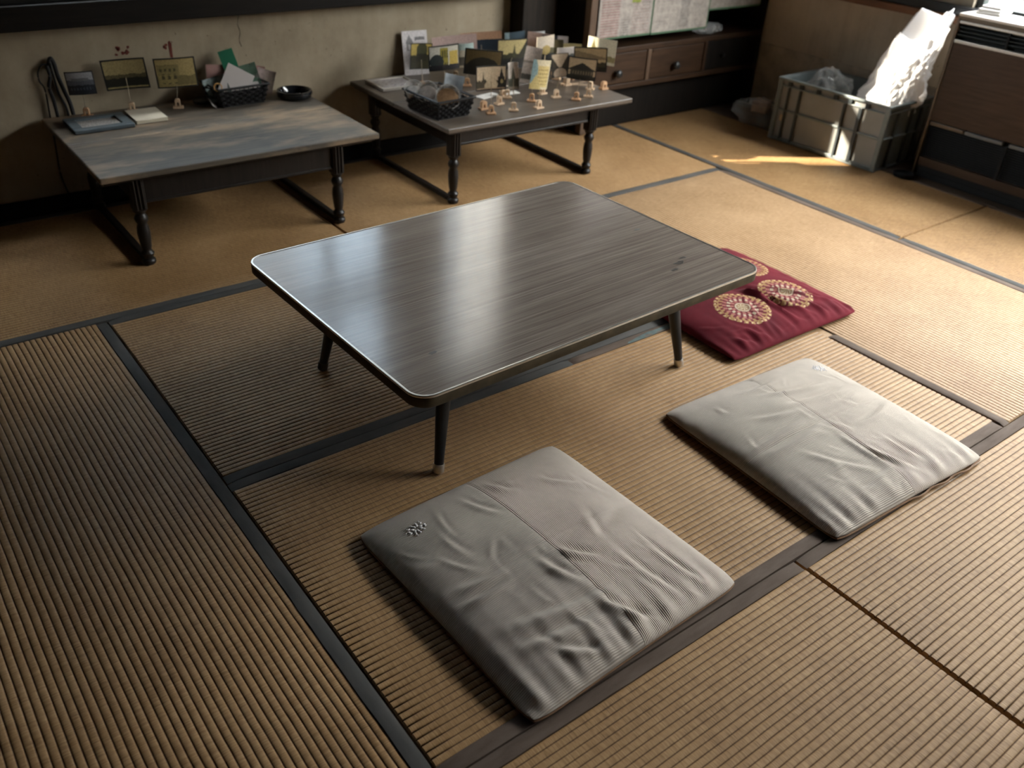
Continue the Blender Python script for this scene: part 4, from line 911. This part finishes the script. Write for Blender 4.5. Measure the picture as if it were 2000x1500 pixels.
sheet('plastic_sleeve', 'clear crinkled sleeve sticking out at the right end of the left basket', 'sleeve', (0.898, 1.742, ZL + 0.030), (-20, 16, -30), 0.070, 0.085, film('crinkled_sleeve_pink', (0.42, 0.33, 0.31), 0.7, 0.15), 0.004, 0.010, bl)
sheet('leaflet', 'grey paper corner poking out beside the left basket onto the table', 'leaflet', (0.694, 1.705, ZL + 0.002), (-62, 40, 20), 0.040, 0.050, GW, 0.0015, group=bl)
rg = MB().lathe([(0.014, -0.0016), (0.016, 0), (0.014, 0.0016), (0.012, 0), (0.014, -0.0016)], 24, cap=False).build('rubber_ring', plain('orange_rubber', (0.50, 0.27, 0.08), 0.5, 0.1, 20), smooth=True)
rg.location = (0.705, 1.690, ZL + 0.080); rg.rotation_euler = (R(70), 0, R(-30)); tag(rg, 'thin orange ring hooked at the front left of the left basket', 'ring')
sheet('leaflet', 'off-white strip lying across the front rim of the left basket', 'leaflet', (0.838, 1.712, ZL + 0.046), (-55, -4, -6), 0.085, 0.040, GW, 0.002, group=bl)
# round tubs and pouch in the right basket
tubm = film('cloudy_tub_plastic', (0.42, 0.40, 0.37), 0.5, 0.12); cook = plain('brown_biscuit', (0.30, 0.17, 0.08), 0.8, 0.35, 60, bump=0.4)
def tub(loc, rot, r_, h_, label, fill=None):
    t = thing('round_tub', label, 'tub', loc, 0, 'tubs in the right basket'); t.rotation_euler = [R(a) for a in rot]
    MB().lathe([(r_ * 0.86, 0), (r_ * 0.88, 0.001), (r_, h_), (r_ * 1.06, h_), (r_ * 1.06, h_ + 0.004), (r_ * 0.97, h_ + 0.004), (r_ * 0.86, 0.002)], 28, cap=False).build('cup', tubm, t, smooth=True)
    MB().lathe([(r_ * 0.84, 0.004), (r_ * 0.9, h_ * 0.55), (r_ * 0.7, h_ * 0.72), (r_ * 0.3, h_ * 0.78)], 22).build('biscuits', fill or cook, t, smooth=True)
tub((1.440, 1.262, ZR + 0.050), (58, 0, -28), 0.046, 0.055, 'clear tub of brown biscuits tipped toward the camera in the right basket')
tub((1.402, 1.335, ZR + 0.048), (50, 0, -40), 0.042, 0.055, 'cloudy plastic tub behind the biscuit tub in the right basket', plain('pale_sweets', (0.42, 0.36, 0.31), 0.6, 0.3, 50, bump=0.3))
tub((1.372, 1.388, ZR + 0.046), (35, 0, -40), 0.034, 0.050, 'smallest clear tub at the back left of the right basket', plain('pale_sugar', (0.48, 0.44, 0.40), 0.6, 0.3, 50, bump=0.3))
sheet('plastic_pouch', 'bluish grey plastic pouch standing at the right of the right basket', 'pouch', (1.495, 1.318, ZR + 0.020), (-16, 10, -30), 0.075, 0.110, film('pouch_film', (0.40, 0.44, 0.47), 0.85, 0.25), 0.010, 0.010)

# ------------------------------------------------------------------ things on the worn table
t = thing('blue_picture_frame', 'blue grey picture frame lying flat on the worn table', 'picture frame', (0.268, 1.694, ZL), R(0))
bf = plain('blue_grey_paint', (0.085, 0.108, 0.122), 0.45, 0.1, 20)
for a, b in (((-.100, -.080, .0008), (.100, -.048, .014)), ((-.100, .048, .0008), (.100, .080, .014)), ((-.100, -.0478, .0008), (-.066, .0478, .014)), ((.066, -.0478, .0008), (.100, .0478, .014))): MB().bb(a, b).build('frame_side', bf, t, bevel=0.003)
q = NT('blue_frame_text'); g = q.sep(q.coord('Generated'))
row = q.math('LESS_THAN', q.math('FRACT', q.math('MULTIPLY', g[1], 7.0)), 0.5)
gl = q.math('GREATER_THAN', q.noise(q.coord('Generated', scale=(34, 7, 1)), 1.0, 2), 0.47)
q.fin(q.mix(q.math('MULTIPLY', row, gl), (0.50, 0.48, 0.45), (0.12, 0.12, 0.13)), 0.3, 0, 0.5)
MB().bb((-.0658, -.0478, .001), (.0658, .0478, .007)).build('text_sheet', q.m, t)
t = thing('note_pad', 'cream paper note pad beside the blue frame on the worn table', 'note pad', (0.436, 1.708, ZL), R(-1))
MB().bb((-.054, -.070, .0008), (.054, .070, .012)).build('page_block', M['cream'], t, bevel=0.001)
MB().bb((-.055, -.071, .0122), (.055, .071, .0136)).build('cover_sheet', plain('cream_cover', (0.66, 0.60, 0.48), 0.6, 0.04), t)
t = thing('ashtray', 'round black glazed ashtray at the back right of the worn table', 'ashtray', (1.018, 1.715, ZL))
MB().lathe([(0.056, 0.0008), (0.066, 0.006), (0.070, 0.022), (0.068, 0.030), (0.062, 0.031), (0.058, 0.024), (0.054, 0.010), (0.002, 0.009)], 36).build('bowl', plain('black_glaze', (0.010, 0.011, 0.013), 0.12, 0.2, 20, spec=0.6), t, smooth=True)
MB().bb((-.028, -.012, 0.0095), (.028, .010, 0.0115)).build('paper_label', print_mat('label_print', (0.5, 0.5, 0.5), [('bars', .08, .92, -1, 2, 9, .45, (0.08, 0.08, 0.08))], None), t)
o = MB().lathe([(0.030, 0.0005), (0.034, 0.004), (0.034, 0.012), (0.028, 0.016)], 18).build('small_dish', film('smoky_dish', (0.12, 0.12, 0.12), 0.7), smooth=True); o.location = (0.675, 1.800, ZL); tag(o, 'small smoky plastic dish left of the paper basket', 'dish')

# ------------------------------------------------------------------ cables on the back wall
def cable(label, pts, r_=0.0035):
    P = [Vector(p) for p in pts]; out = []
    for i in range(len(P) - 1):
        p0, p1, p2, p3 = P[max(i - 1, 0)], P[i], P[i + 1], P[min(i + 2, len(P) - 1)]
        for k in range(7):
            t_ = k / 7
            out.append(0.5 * ((2 * p1) + (p2 - p0) * t_ + (2 * p0 - 5 * p1 + 4 * p2 - p3) * t_ ** 2 + (3 * p1 - p0 - 3 * p2 + p3) * t_ ** 3))
    out.append(P[-1])
    return tag(MB().tube(out, r_, 8).build('power_cable', M['cable'], smooth=True), label, 'cable', 'black cables hanging on the back wall')
yw = WY - 0.016
cable('thin black cable looping at the far left and dropping behind the worn table', [(0.185, yw, .512), (0.160, yw, .512), (0.143, yw, .49), (0.141, yw, .46), (0.152, yw, .43), (0.150, yw, .36), (0.145, yw, .25), (0.139, yw, .13), (0.150, yw, .05)], 0.003)
cable('thick doubled black cable hanging in a bow behind the leftmost photo card', [(0.180, yw, .500), (0.190, yw, .530), (0.199, yw, .515), (0.203, yw, .47), (0.213, yw, .42), (0.224, yw, .37), (0.226, yw - .005, .30)], 0.0075)
cable('short black cable strand between the loop and the thick bow', [(0.172, yw - .012, .512), (0.176, yw - .012, .475), (0.165, yw - .012, .44), (0.170, yw - .012, .39), (0.172, yw - .012, .31)], 0.006)
cable('twin black cable strand running down from the wall hook', [(0.186, yw - .010, .52), (0.187, yw - .014, .48), (0.190, yw - .014, .42), (0.206, yw - .014, .36), (0.208, yw - .014, .29)], 0.004)

# ------------------------------------------------------------------ drawer cabinet with posters in the corner
CY = 1.60
cabt = thing('drawer_cabinet', 'dark wooden cabinet with two low drawers in the back corner', 'cabinet', (3.10, CY, 0.003))
def cb(name, a, b, mat, parent=None, bev=0.003):
    o = MB().bb((a[0] - 3.10, a[1] - CY, a[2]), (b[0] - 3.10, b[1] - CY, b[2])).build(name, mat, cabt if parent is None else parent, bevel=bev); return o
YB = WY - 0.014
cb('side_panel', (2.458, CY + .042, .001), (2.476, YB, 1.75), M['cab_dark']); cb('side_panel', (3.722, CY + .0, .001), (3.736, YB, 1.75), M['cab_dark'])
cb('corner_post', (2.455, CY, .001), (2.497, CY + .040, 1.75), M['cab_post'])
cb('back_panel', (2.477, YB - .014, .001), (3.721, YB, 1.75), M['cab_dark'])
cb('counter', (2.498, CY + .002, .372), (3.721, YB - .0145, .398), M['cab_wood'])
cb('lower_rail', (2.498, CY + .004, .196), (3.721, CY + .030, .222), M['cab_wood'])
cb('plinth_panel', (2.498, CY + .05, .001), (3.721, CY + .07, .195), M['cab_dark'])
cb('top_panel', (2.455, CY, 1.7505), (3.736, YB, 1.775), M['cab_dark'])
cb('shelf', (2.477, CY + .06, 1.02), (3.721, YB - .0145, 1.045), M['cab_dark'])
for x0, x1 in ((2.498, 2.865), (2.893, 3.283)):
    dr = cb('drawer', (x0 + .003, CY + .006, .225), (x1 - .003, CY + .26, .369), M['cab_wood'])
    kx = (x0 + x1) / 2 - 3.10 - (0.018 if x0 < 2.6 else 0.018)
    MB().lathe([(0.006, 0), (0.006, 0.010), (0.017, 0.014), (0.020, 0.022), (0.015, 0.030), (0.004, 0.032)], 20, (kx, .006, .277), Matrix.Rotation(R(90), 3, 'X')).build('knob', plain('dark_knob', (0.02, 0.022, 0.022), 0.3, 0.2, 30), dr, smooth=True)
    cb('drawer_rail', (x0 + .01, CY + .0035, .352), (x1 - .01, CY + .0055, .366), M['cab_wood'], dr, 0)
cb('divider', (2.866, CY + .002, .2225), (2.892, CY + .06, .3715), M['cab_post'])
cb('divider', (3.284, CY + .002, .2225), (3.305, CY + .06, .3715), M['cab_wood'])
dd = cb('door', (3.308, CY + .008, .225), (3.719, CY + .028, .369), M['cab_dark'])
MB().lathe([(0.005, 0), (0.005, 0.008), (0.012, 0.012), (0.010, 0.020)], 16, (0.33, .008, .295), Matrix.Rotation(R(90), 3, 'X')).build('knob', M['black'], dd, smooth=True)
GE = (0.05, 0.11, 0.055); PAP = (0.34, 0.305, 0.275); RDI = (0.28, 0.165, 0.15); GYI = (0.17, 0.16, 0.15)
def poster(label, x0, x1, y, zb, zt, mat, tilt=0):
    t = thing('notice_poster', label, 'poster', ((x0 + x1) / 2, y, zb), 0, 'posters hung on the drawer cabinet')
    w_ = (x1 - x0) / 2; h_ = zt - zb
    MB().bb((-w_, -.0012, 0.008), (w_, .0012, h_)).build('sheet', mat, t)
    gm = plain('green_edging', GE, 0.6, 0.1)
    MB().bb((-w_ - .001, -.0018, 0), (w_ + .001, .0018, .0078)).build('edging', gm, t)
    MB().bb((w_ + .0002, -.0018, 0.008), (w_ + .007, .0018, h_)).build('edging', gm, t)
    return t
k1 = 0.16
p1 = print_mat('poster_print_red_text', PAP, [('bars', .04, .38, .0, 1, 58, .42, RDI), ('bars', .62, .95, .0, 1, 50, .50, (0.29, 0.21, 0.19)), ('bars', .42, .58, .0, .12, 60, .48, GYI), ('rect', .60, .76, .215, .27, (0.22, 0.26, 0.05)), ('bars', .80, .95, .19, .26, 70, .45, GYI), ('bars', .06, .9, .3, .95, 40, .5, GYI)], None, ar=.5)
p2 = print_mat('poster_print_columns', (0.35, 0.315, 0.28), [('bars', .48, .64, .02, .25, 90, .42, GYI), ('bars', .06, .40, .05, .9, 46, .56, (0.26, 0.235, 0.21)), ('bars', .70, .95, .0, .9, 60, .55, (0.25, 0.225, 0.2)), ('bars', .05, .95, .35, .95, 44, .48, GYI)], None, ar=.55)
p3 = print_mat('poster_print_plain', (0.26, 0.235, 0.205), [('bars', .45, .62, .05, .3, 60, .45, GYI), ('bars', .05, .95, .12, .9, 40, .55, (0.19, 0.17, 0.15))], None, ar=.6)
poster('pale notice poster with pinkish red text rows, left one on the cabinet', 2.500, 2.845, CY - .006, .448, 1.15, p1)
poster('pale notice poster with grey text columns, middle one on the cabinet', 2.856, 3.250, CY - .006, .446, 1.15, p2)
poster('dimmer notice poster hanging higher at the right end of the cabinet', 3.262, 3.660, CY - .002, .530, 1.15, p3)
# a crumpled clear wrapper on the counter under the posters
def blob(name, c, sc, mat, amp=0.25, fr=2.2, seed=0, sub=4, flat=True, fn=None, parent=None):
    b = bmesh.new(); bmesh.ops.create_icosphere(b, subdivisions=sub, radius=1.0)
    for v in b.verts:
        d = v.co.normalized(); off = Vector((seed * 3.1, seed * 1.7, seed))
        n_ = mn.noise(d * fr + off) + 0.55 * abs(mn.noise(d * fr * 2.3 + off)) * 1.3 + 0.3 * abs(mn.noise(d * fr * 5.1 + off))
        k = 1 + amp * n_
        v.co = Vector((d.x * sc[0] * k, d.y * sc[1] * k, d.z * sc[2] * k))
        if fn: v.co = fn(v.co, d)
    me = bpy.data.meshes.new(name); b.to_mesh(me); b.free()
    zmin = min(v.co.z for v in me.vertices)
    for v in me.vertices: v.co.z -= zmin
    me.materials.append(mat)
    o = bpy.data.objects.new(name, me); COL.objects.link(o); o.location = c
    if parent is not None: o.parent = parent
    return o
tag(blob('crumpled_wrapper', (3.345, 1.665, .399), (.10, .04, .028), M['bag_clear'], .3, 2.5, 4, 3), 'crumpled clear wrapper on the cabinet counter under the posters', 'wrapper')

# ------------------------------------------------------------------ grey plastic crate
q = NT('grey_crate_plastic'); n = q.noise(q.coord(), 14, 4, 0.6)
M['crate'] = q.fin(q.ramp(n, [(0.3, (0.13, 0.155, 0.158)), (0.7, (0.18, 0.205, 0.205))]), 0.42, 0, 0.45)
M['crate_d'] = plain('grey_crate_dark', (0.03, 0.038, 0.042), 0.45, 0.1, 20)
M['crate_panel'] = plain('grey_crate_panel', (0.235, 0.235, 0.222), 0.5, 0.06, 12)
crate = thing('plastic_crate', 'open grey plastic crate with ribbed sides beside the heater', 'crate', (3.500, 0.818, 0.003), R(1.8))
CW, CL, CH = 0.385, 0.615, 0.305     # x depth, y length, height
def cbx(name, a, b, mat, bev=0.002, parent=None): return MB().bb(a, b).build(name, mat, crate if parent is None else parent, bevel=bev)
hx, hy = CW / 2, CL / 2; th = 0.006
cbx('bottom', (-hx + .01, -hy + .01, .001), (hx - .01, hy - .01, .010), M['crate'])
ws = {}
ws['f'] = cbx('side_wall', (-hx + .016, -hy + .016, .0105), (-hx + .016 + th, hy - .016, CH - .004), M['crate_panel'])
ws['b'] = cbx('side_wall', (hx - .016 - th, -hy + .016, .0105), (hx - .016, hy - .016, CH - .004), M['crate'])
ws['l'] = cbx('side_wall', (-hx + .0225, hy - .016 - th, .0105), (hx - .0225, hy - .0165, CH - .004), M['crate'])
ws['r'] = cbx('side_wall', (-hx + .0225, -hy + .0165, .0105), (hx - .0225, -hy + .016 + th, CH - .004), M['crate'])
# rim flange (two stacked lips) around the top
rimm = MB()
for z0, z1, o_ in ((CH - .012, CH, 0.0), (CH - .040, CH - .034, 0.004)):
    rimm.bb((-hx + o_, -hy + o_, z0), (-hx + .016, hy - o_, z1)).bb((hx - .016, -hy + o_, z0), (hx - o_, hy - o_, z1)).bb((-hx + .016, -hy + o_, z0), (hx - .016, -hy + .016, z1)).bb((-hx + .016, hy - .016, z0), (hx - .016, hy - o_, z1))
rimm.build('rim', M['crate'], crate, bevel=0.002)
for s_ in (-1, 1):                     # corner posts
    for e_ in (-1, 1):
        MB().bb((s_ * (hx - .003), e_ * (hy - .003), .002), (s_ * (hx - .018), e_ * (hy - .026), CH - .0125)).build('corner_post', M['crate'], crate, bevel=0.003)
# ribs on the long front, a mid rail, and dark slots under the rim
for yv, wd in ((.238, .010), (.172, .012), (-.075, .012), (-.160, .018)):
    MB().bb((-hx + .003, yv - wd / 2, .011), (-hx + .0155, yv + wd / 2, CH - .0405)).build('rib', M['crate_d'], crate, bevel=0.002)
for s_, nm in ((-1, 'f'), (1, 'b')):
    x0, x1 = sorted((s_ * (hx - .0045), s_ * (hx - .0155)))
    MB().bb((x0, -hy + .027, .148), (x1, hy - .027, .158)).build('mid_rail', M['crate'], crate, bevel=0.002)
    MB().bb((x0, -hy + .027, .011), (x1, hy - .027, .020)).build('base_rail', M['crate'], crate, bevel=0.002)
for e_ in (-1, 1):
    y0, y1 = sorted((e_ * (hy - .0045), e_ * (hy - .0155)))
    MB().bb((-hx + .019, y0, .148), (hx - .019, y1, .156)).build('mid_rail', M['crate'], crate, bevel=0.002)
    for xv in (-.09, 0.03, .11): MB().bb((xv - .006, y0, .011), (xv + .006, y1, CH - .0405)).build('rib', M['crate_d'], crate, bevel=0.002)
for yv in (.238, .172, .075, -.02, -.10, -.190):
    MB().bb((-hx + .002, yv - .009, CH - .0335), (-hx + .0155, yv + .009, CH - .0125)).build('rim_slot', M['crate_d'], crate)
MB().bb((-hx + .0095, .245, .100), (-hx + .0155, .262, .130)).build('sticker', plain('tan_sticker', (0.45, 0.33, 0.2), 0.6), crate)
# bags
def bagfn(co, d):
    k_ = max(0, (co.z + 0.05) / .26)
    co.y *= 1 - 0.45 * min(1, k_); co.x += 0.055 * k_; co.y -= 0.075 * k_
    if d.z > 0.45 and d.x > 0.0: co += Vector((0.035, -0.05, 0.14)) * (d.z - 0.45) * 1.6
    if d.z > 0.15 and d.y > 0.35: co += Vector((-0.06, 0.05, 0.05)) * (d.z - 0.15) * 1.3
    co.y = max(co.y, -0.225 + 0.03 * mn.noise(co * 30)); co.x = min(co.x, 0.150 + 0.03 * mn.noise(co * 25))
    return co
wbag = blob('white_bag', (3.535, 0.655, 0.115), (.105, .130, .195), M['bag_white'], .30, 2.6, 2, 5, fn=bagfn)
tag(wbag, 'crumpled white plastic bag rising out of the grey crate against the heater', 'plastic bag')
tag(blob('clear_bag', (3.475, 0.945, 0.016), (.110, .115, .150), M['bag_clear'], .24, 2.4, 7, 5), 'crumpled clear plastic bag filling the far half of the grey crate', 'plastic bag')
tag(blob('clear_bag', (3.420, 1.300, 0.0015), (.105, .120, .060), M['bag_clear_thin'], .3, 2.6, 9, 4), 'thin clear plastic bag slumped on the floor left of the crate', 'plastic bag')
t = thing('cardboard_box', 'small brown lidded box lying in the clear bag left of the crate', 'box', (3.50, 1.335, 0.055), R(20))
MB().bb((-.045, -.040, .001), (.045, .040, .038)).build('body', plain('brown_cardboard', (0.34, 0.20, 0.11), 0.8, 0.1, 20), t, bevel=0.002)
MB().bb((-.047, -.042, .0385), (.047, .042, .056)).build('lid', plain('brown_cardboard_lid', (0.30, 0.17, 0.095), 0.8, 0.1, 20), t, bevel=0.002)

# ------------------------------------------------------------------ heater cabinet at the right wall
HX, HY0, HY1, HZ = 3.48, -0.62, 0.412, 0.712
ht = thing('heater_cabinet', 'wood grained heater cabinet with dark louvres at the right edge', 'heater', (3.58, -0.10, 0))
ox, oy = 3.58, -0.10
def hb(name, a, b, mat, bev=0.0015, parent=None): return MB().bb((a[0] - ox, a[1] - oy, a[2]), (b[0] - ox, b[1] - oy, b[2])).build(name, mat, ht if parent is None else parent, bevel=bev)
M['h_wood'] = wood('heater_wood_grain', (0.028, 0.016, 0.010), (0.060, 0.035, 0.021), 1, 0.5, spec=0.2)
M['h_side'] = plain('heater_bronze_trim', (0.11, 0.085, 0.062), 0.4, 0.1, 20, 0.4)
M['h_lip'] = plain('heater_grey_lip', (0.10, 0.105, 0.105), 0.45, 0.1, 20)
M['h_top'] = plain('heater_cream_top', (0.62, 0.59, 0.54), 0.4, 0.05, 10)
XB = WX - 0.072
M['lv'] = plain('louvre_green_black', (0.018, 0.024, 0.025), 0.4, 0.1, 20)
hb('casing', (HX + .035, HY0 + .012, .03), (XB, HY1 - .012, HZ - .0225), M['black_plastic'])
hb('side_panel', (HX, HY1 - .0115, .012), (XB, HY1, HZ - .0225), M['h_side']); hb('side_panel', (HX, HY0, .012), (XB, HY0 + .0115, HZ - .0225), M['h_side'])
hb('top_cover', (HX - .002, HY0, HZ - .012), (XB, HY1, HZ), M['h_top'], 0.004); hb('top_edge', (HX - .001, HY0, HZ - .022), (XB, HY1, HZ - .0122), M['h_side'])
hb('metal_strip', (HX + .001, HY0 + .012, HZ - .040), (HX + .02, HY1 - .012, HZ - .0302), M['metal']); hb('dark_strip', (HX + .004, HY0 + .012, HZ - .0300), (HX + .02, HY1 - .012, HZ - .0222), M['h_side'])
hb('metal_strip', (HX + .001, HY0 + .012, .594), (HX + .02, HY1 - .012, .606), M['metal'])
for yd in (0.18, -0.05, -0.28): hb('louvre_divider', (HX + .006, yd - .005, .607), (HX + .034, yd + .005, HZ - .041), M['black_plastic'])
for lo, hi in ((.186, HY1 - .013), (-.044, .174), (-.274, -.056), (HY0 + .013, -.286)):
    for k in range(4):
        z = .622 + k * .015
        MB().box((HX + .018 - ox, (lo + hi) / 2 - oy, z), (.020, hi - lo, .0035), (0, R(28), 0)).build('louvre_slat', M['lv'], ht)
hb('wood_panel', (HX + .003, HY0 + .013, .258), (HX + .034, HY1 - .013, .593), M['h_wood'])
hb('grille_lip', (HX - .003, .235, .240), (HX + .02, HY1 - .02, .254), M['h_side']); hb('grille_lip', (HX - .003, .055, .240), (HX + .02, .225, .254), M['h_lip']); hb('grille_lip', (HX - .003, HY0 + .02, .240), (HX + .02, .025, .254), M['h_lip'])
gm = MB()
for lo, hi in ((.045, HY1 - .014), (-.30, .030), (HY0 + .014, -.315)):
    for k in range(14):
        z = .100 + k * .0098
        gm.box((HX + .013 - ox, (lo + hi) / 2 - oy, z), (.012, hi - lo, .0032), (0, R(20), 0))
o = gm.build('lower_grille', M['black_plastic'], ht); o['kind'] = 'stuff'
for yd in (.038, -.308): hb('grille_post', (HX + .004, yd - .0065, .094), (HX + .034, yd + .0065, .2395), M['black_plastic'])
hb('kick_board', (HX + .004, HY0 + .013, .055), (HX + .034, HY1 - .013, .093), M['h_wood'])
hb('base', (HX + .012, HY0 + .02, .001), (XB - .02, HY1 - .02, .0295), M['black_plastic']); hb('toe_strip', (HX + .010, HY0 + .013, .0300), (HX + .034, HY1 - .013, .0548), M['black_plastic'])
# small dark dish by the heater foot, things on the heater
o = MB().lathe([(0.035, .0005), (0.045, .004), (0.048, .018), (0.043, .019), (0.038, .008), (0.002, .007)], 24).build('saucer', M['black_plastic'], smooth=True); o.location = (3.415, 0.41, 0.002); tag(o, 'flat black saucer on the floor at the heater corner', 'saucer')
t = thing('folded_cloth', 'white folded cloth pile on the far end of the heater top', 'cloth', (3.62, 0.335, HZ), R(8))
for k, (w_, d_, z) in enumerate(((.075, .050, .001), (.070, .046, .0115), (.055, .040, .022))): MB().bb((-w_, -d_, z), (w_, d_, z + .010)).build('fold', M['paper'], t, bevel=0.004)
t = thing('spray_bottle', 'blue labelled bottle standing on the heater at the picture edge', 'bottle', (3.625, 0.168, HZ))
MB().lathe([(0.030, .0005), (0.033, .004), (0.033, .095), (0.026, .115), (0.013, .122), (0.013, .135)], 26).build('body', plain('blue_plastic', (0.10, 0.38, 0.50), 0.35, 0.08, 10), t, smooth=True)
MB().lathe([(0.0150, .1355), (0.0150, .160), (0.012, .163)], 20).build('cap', M['paper'], t, smooth=True)
MB().lathe([(0.0334, .030), (0.0334, .085)], 26, cap=False).build('label_band', M['paper'], t, smooth=True)
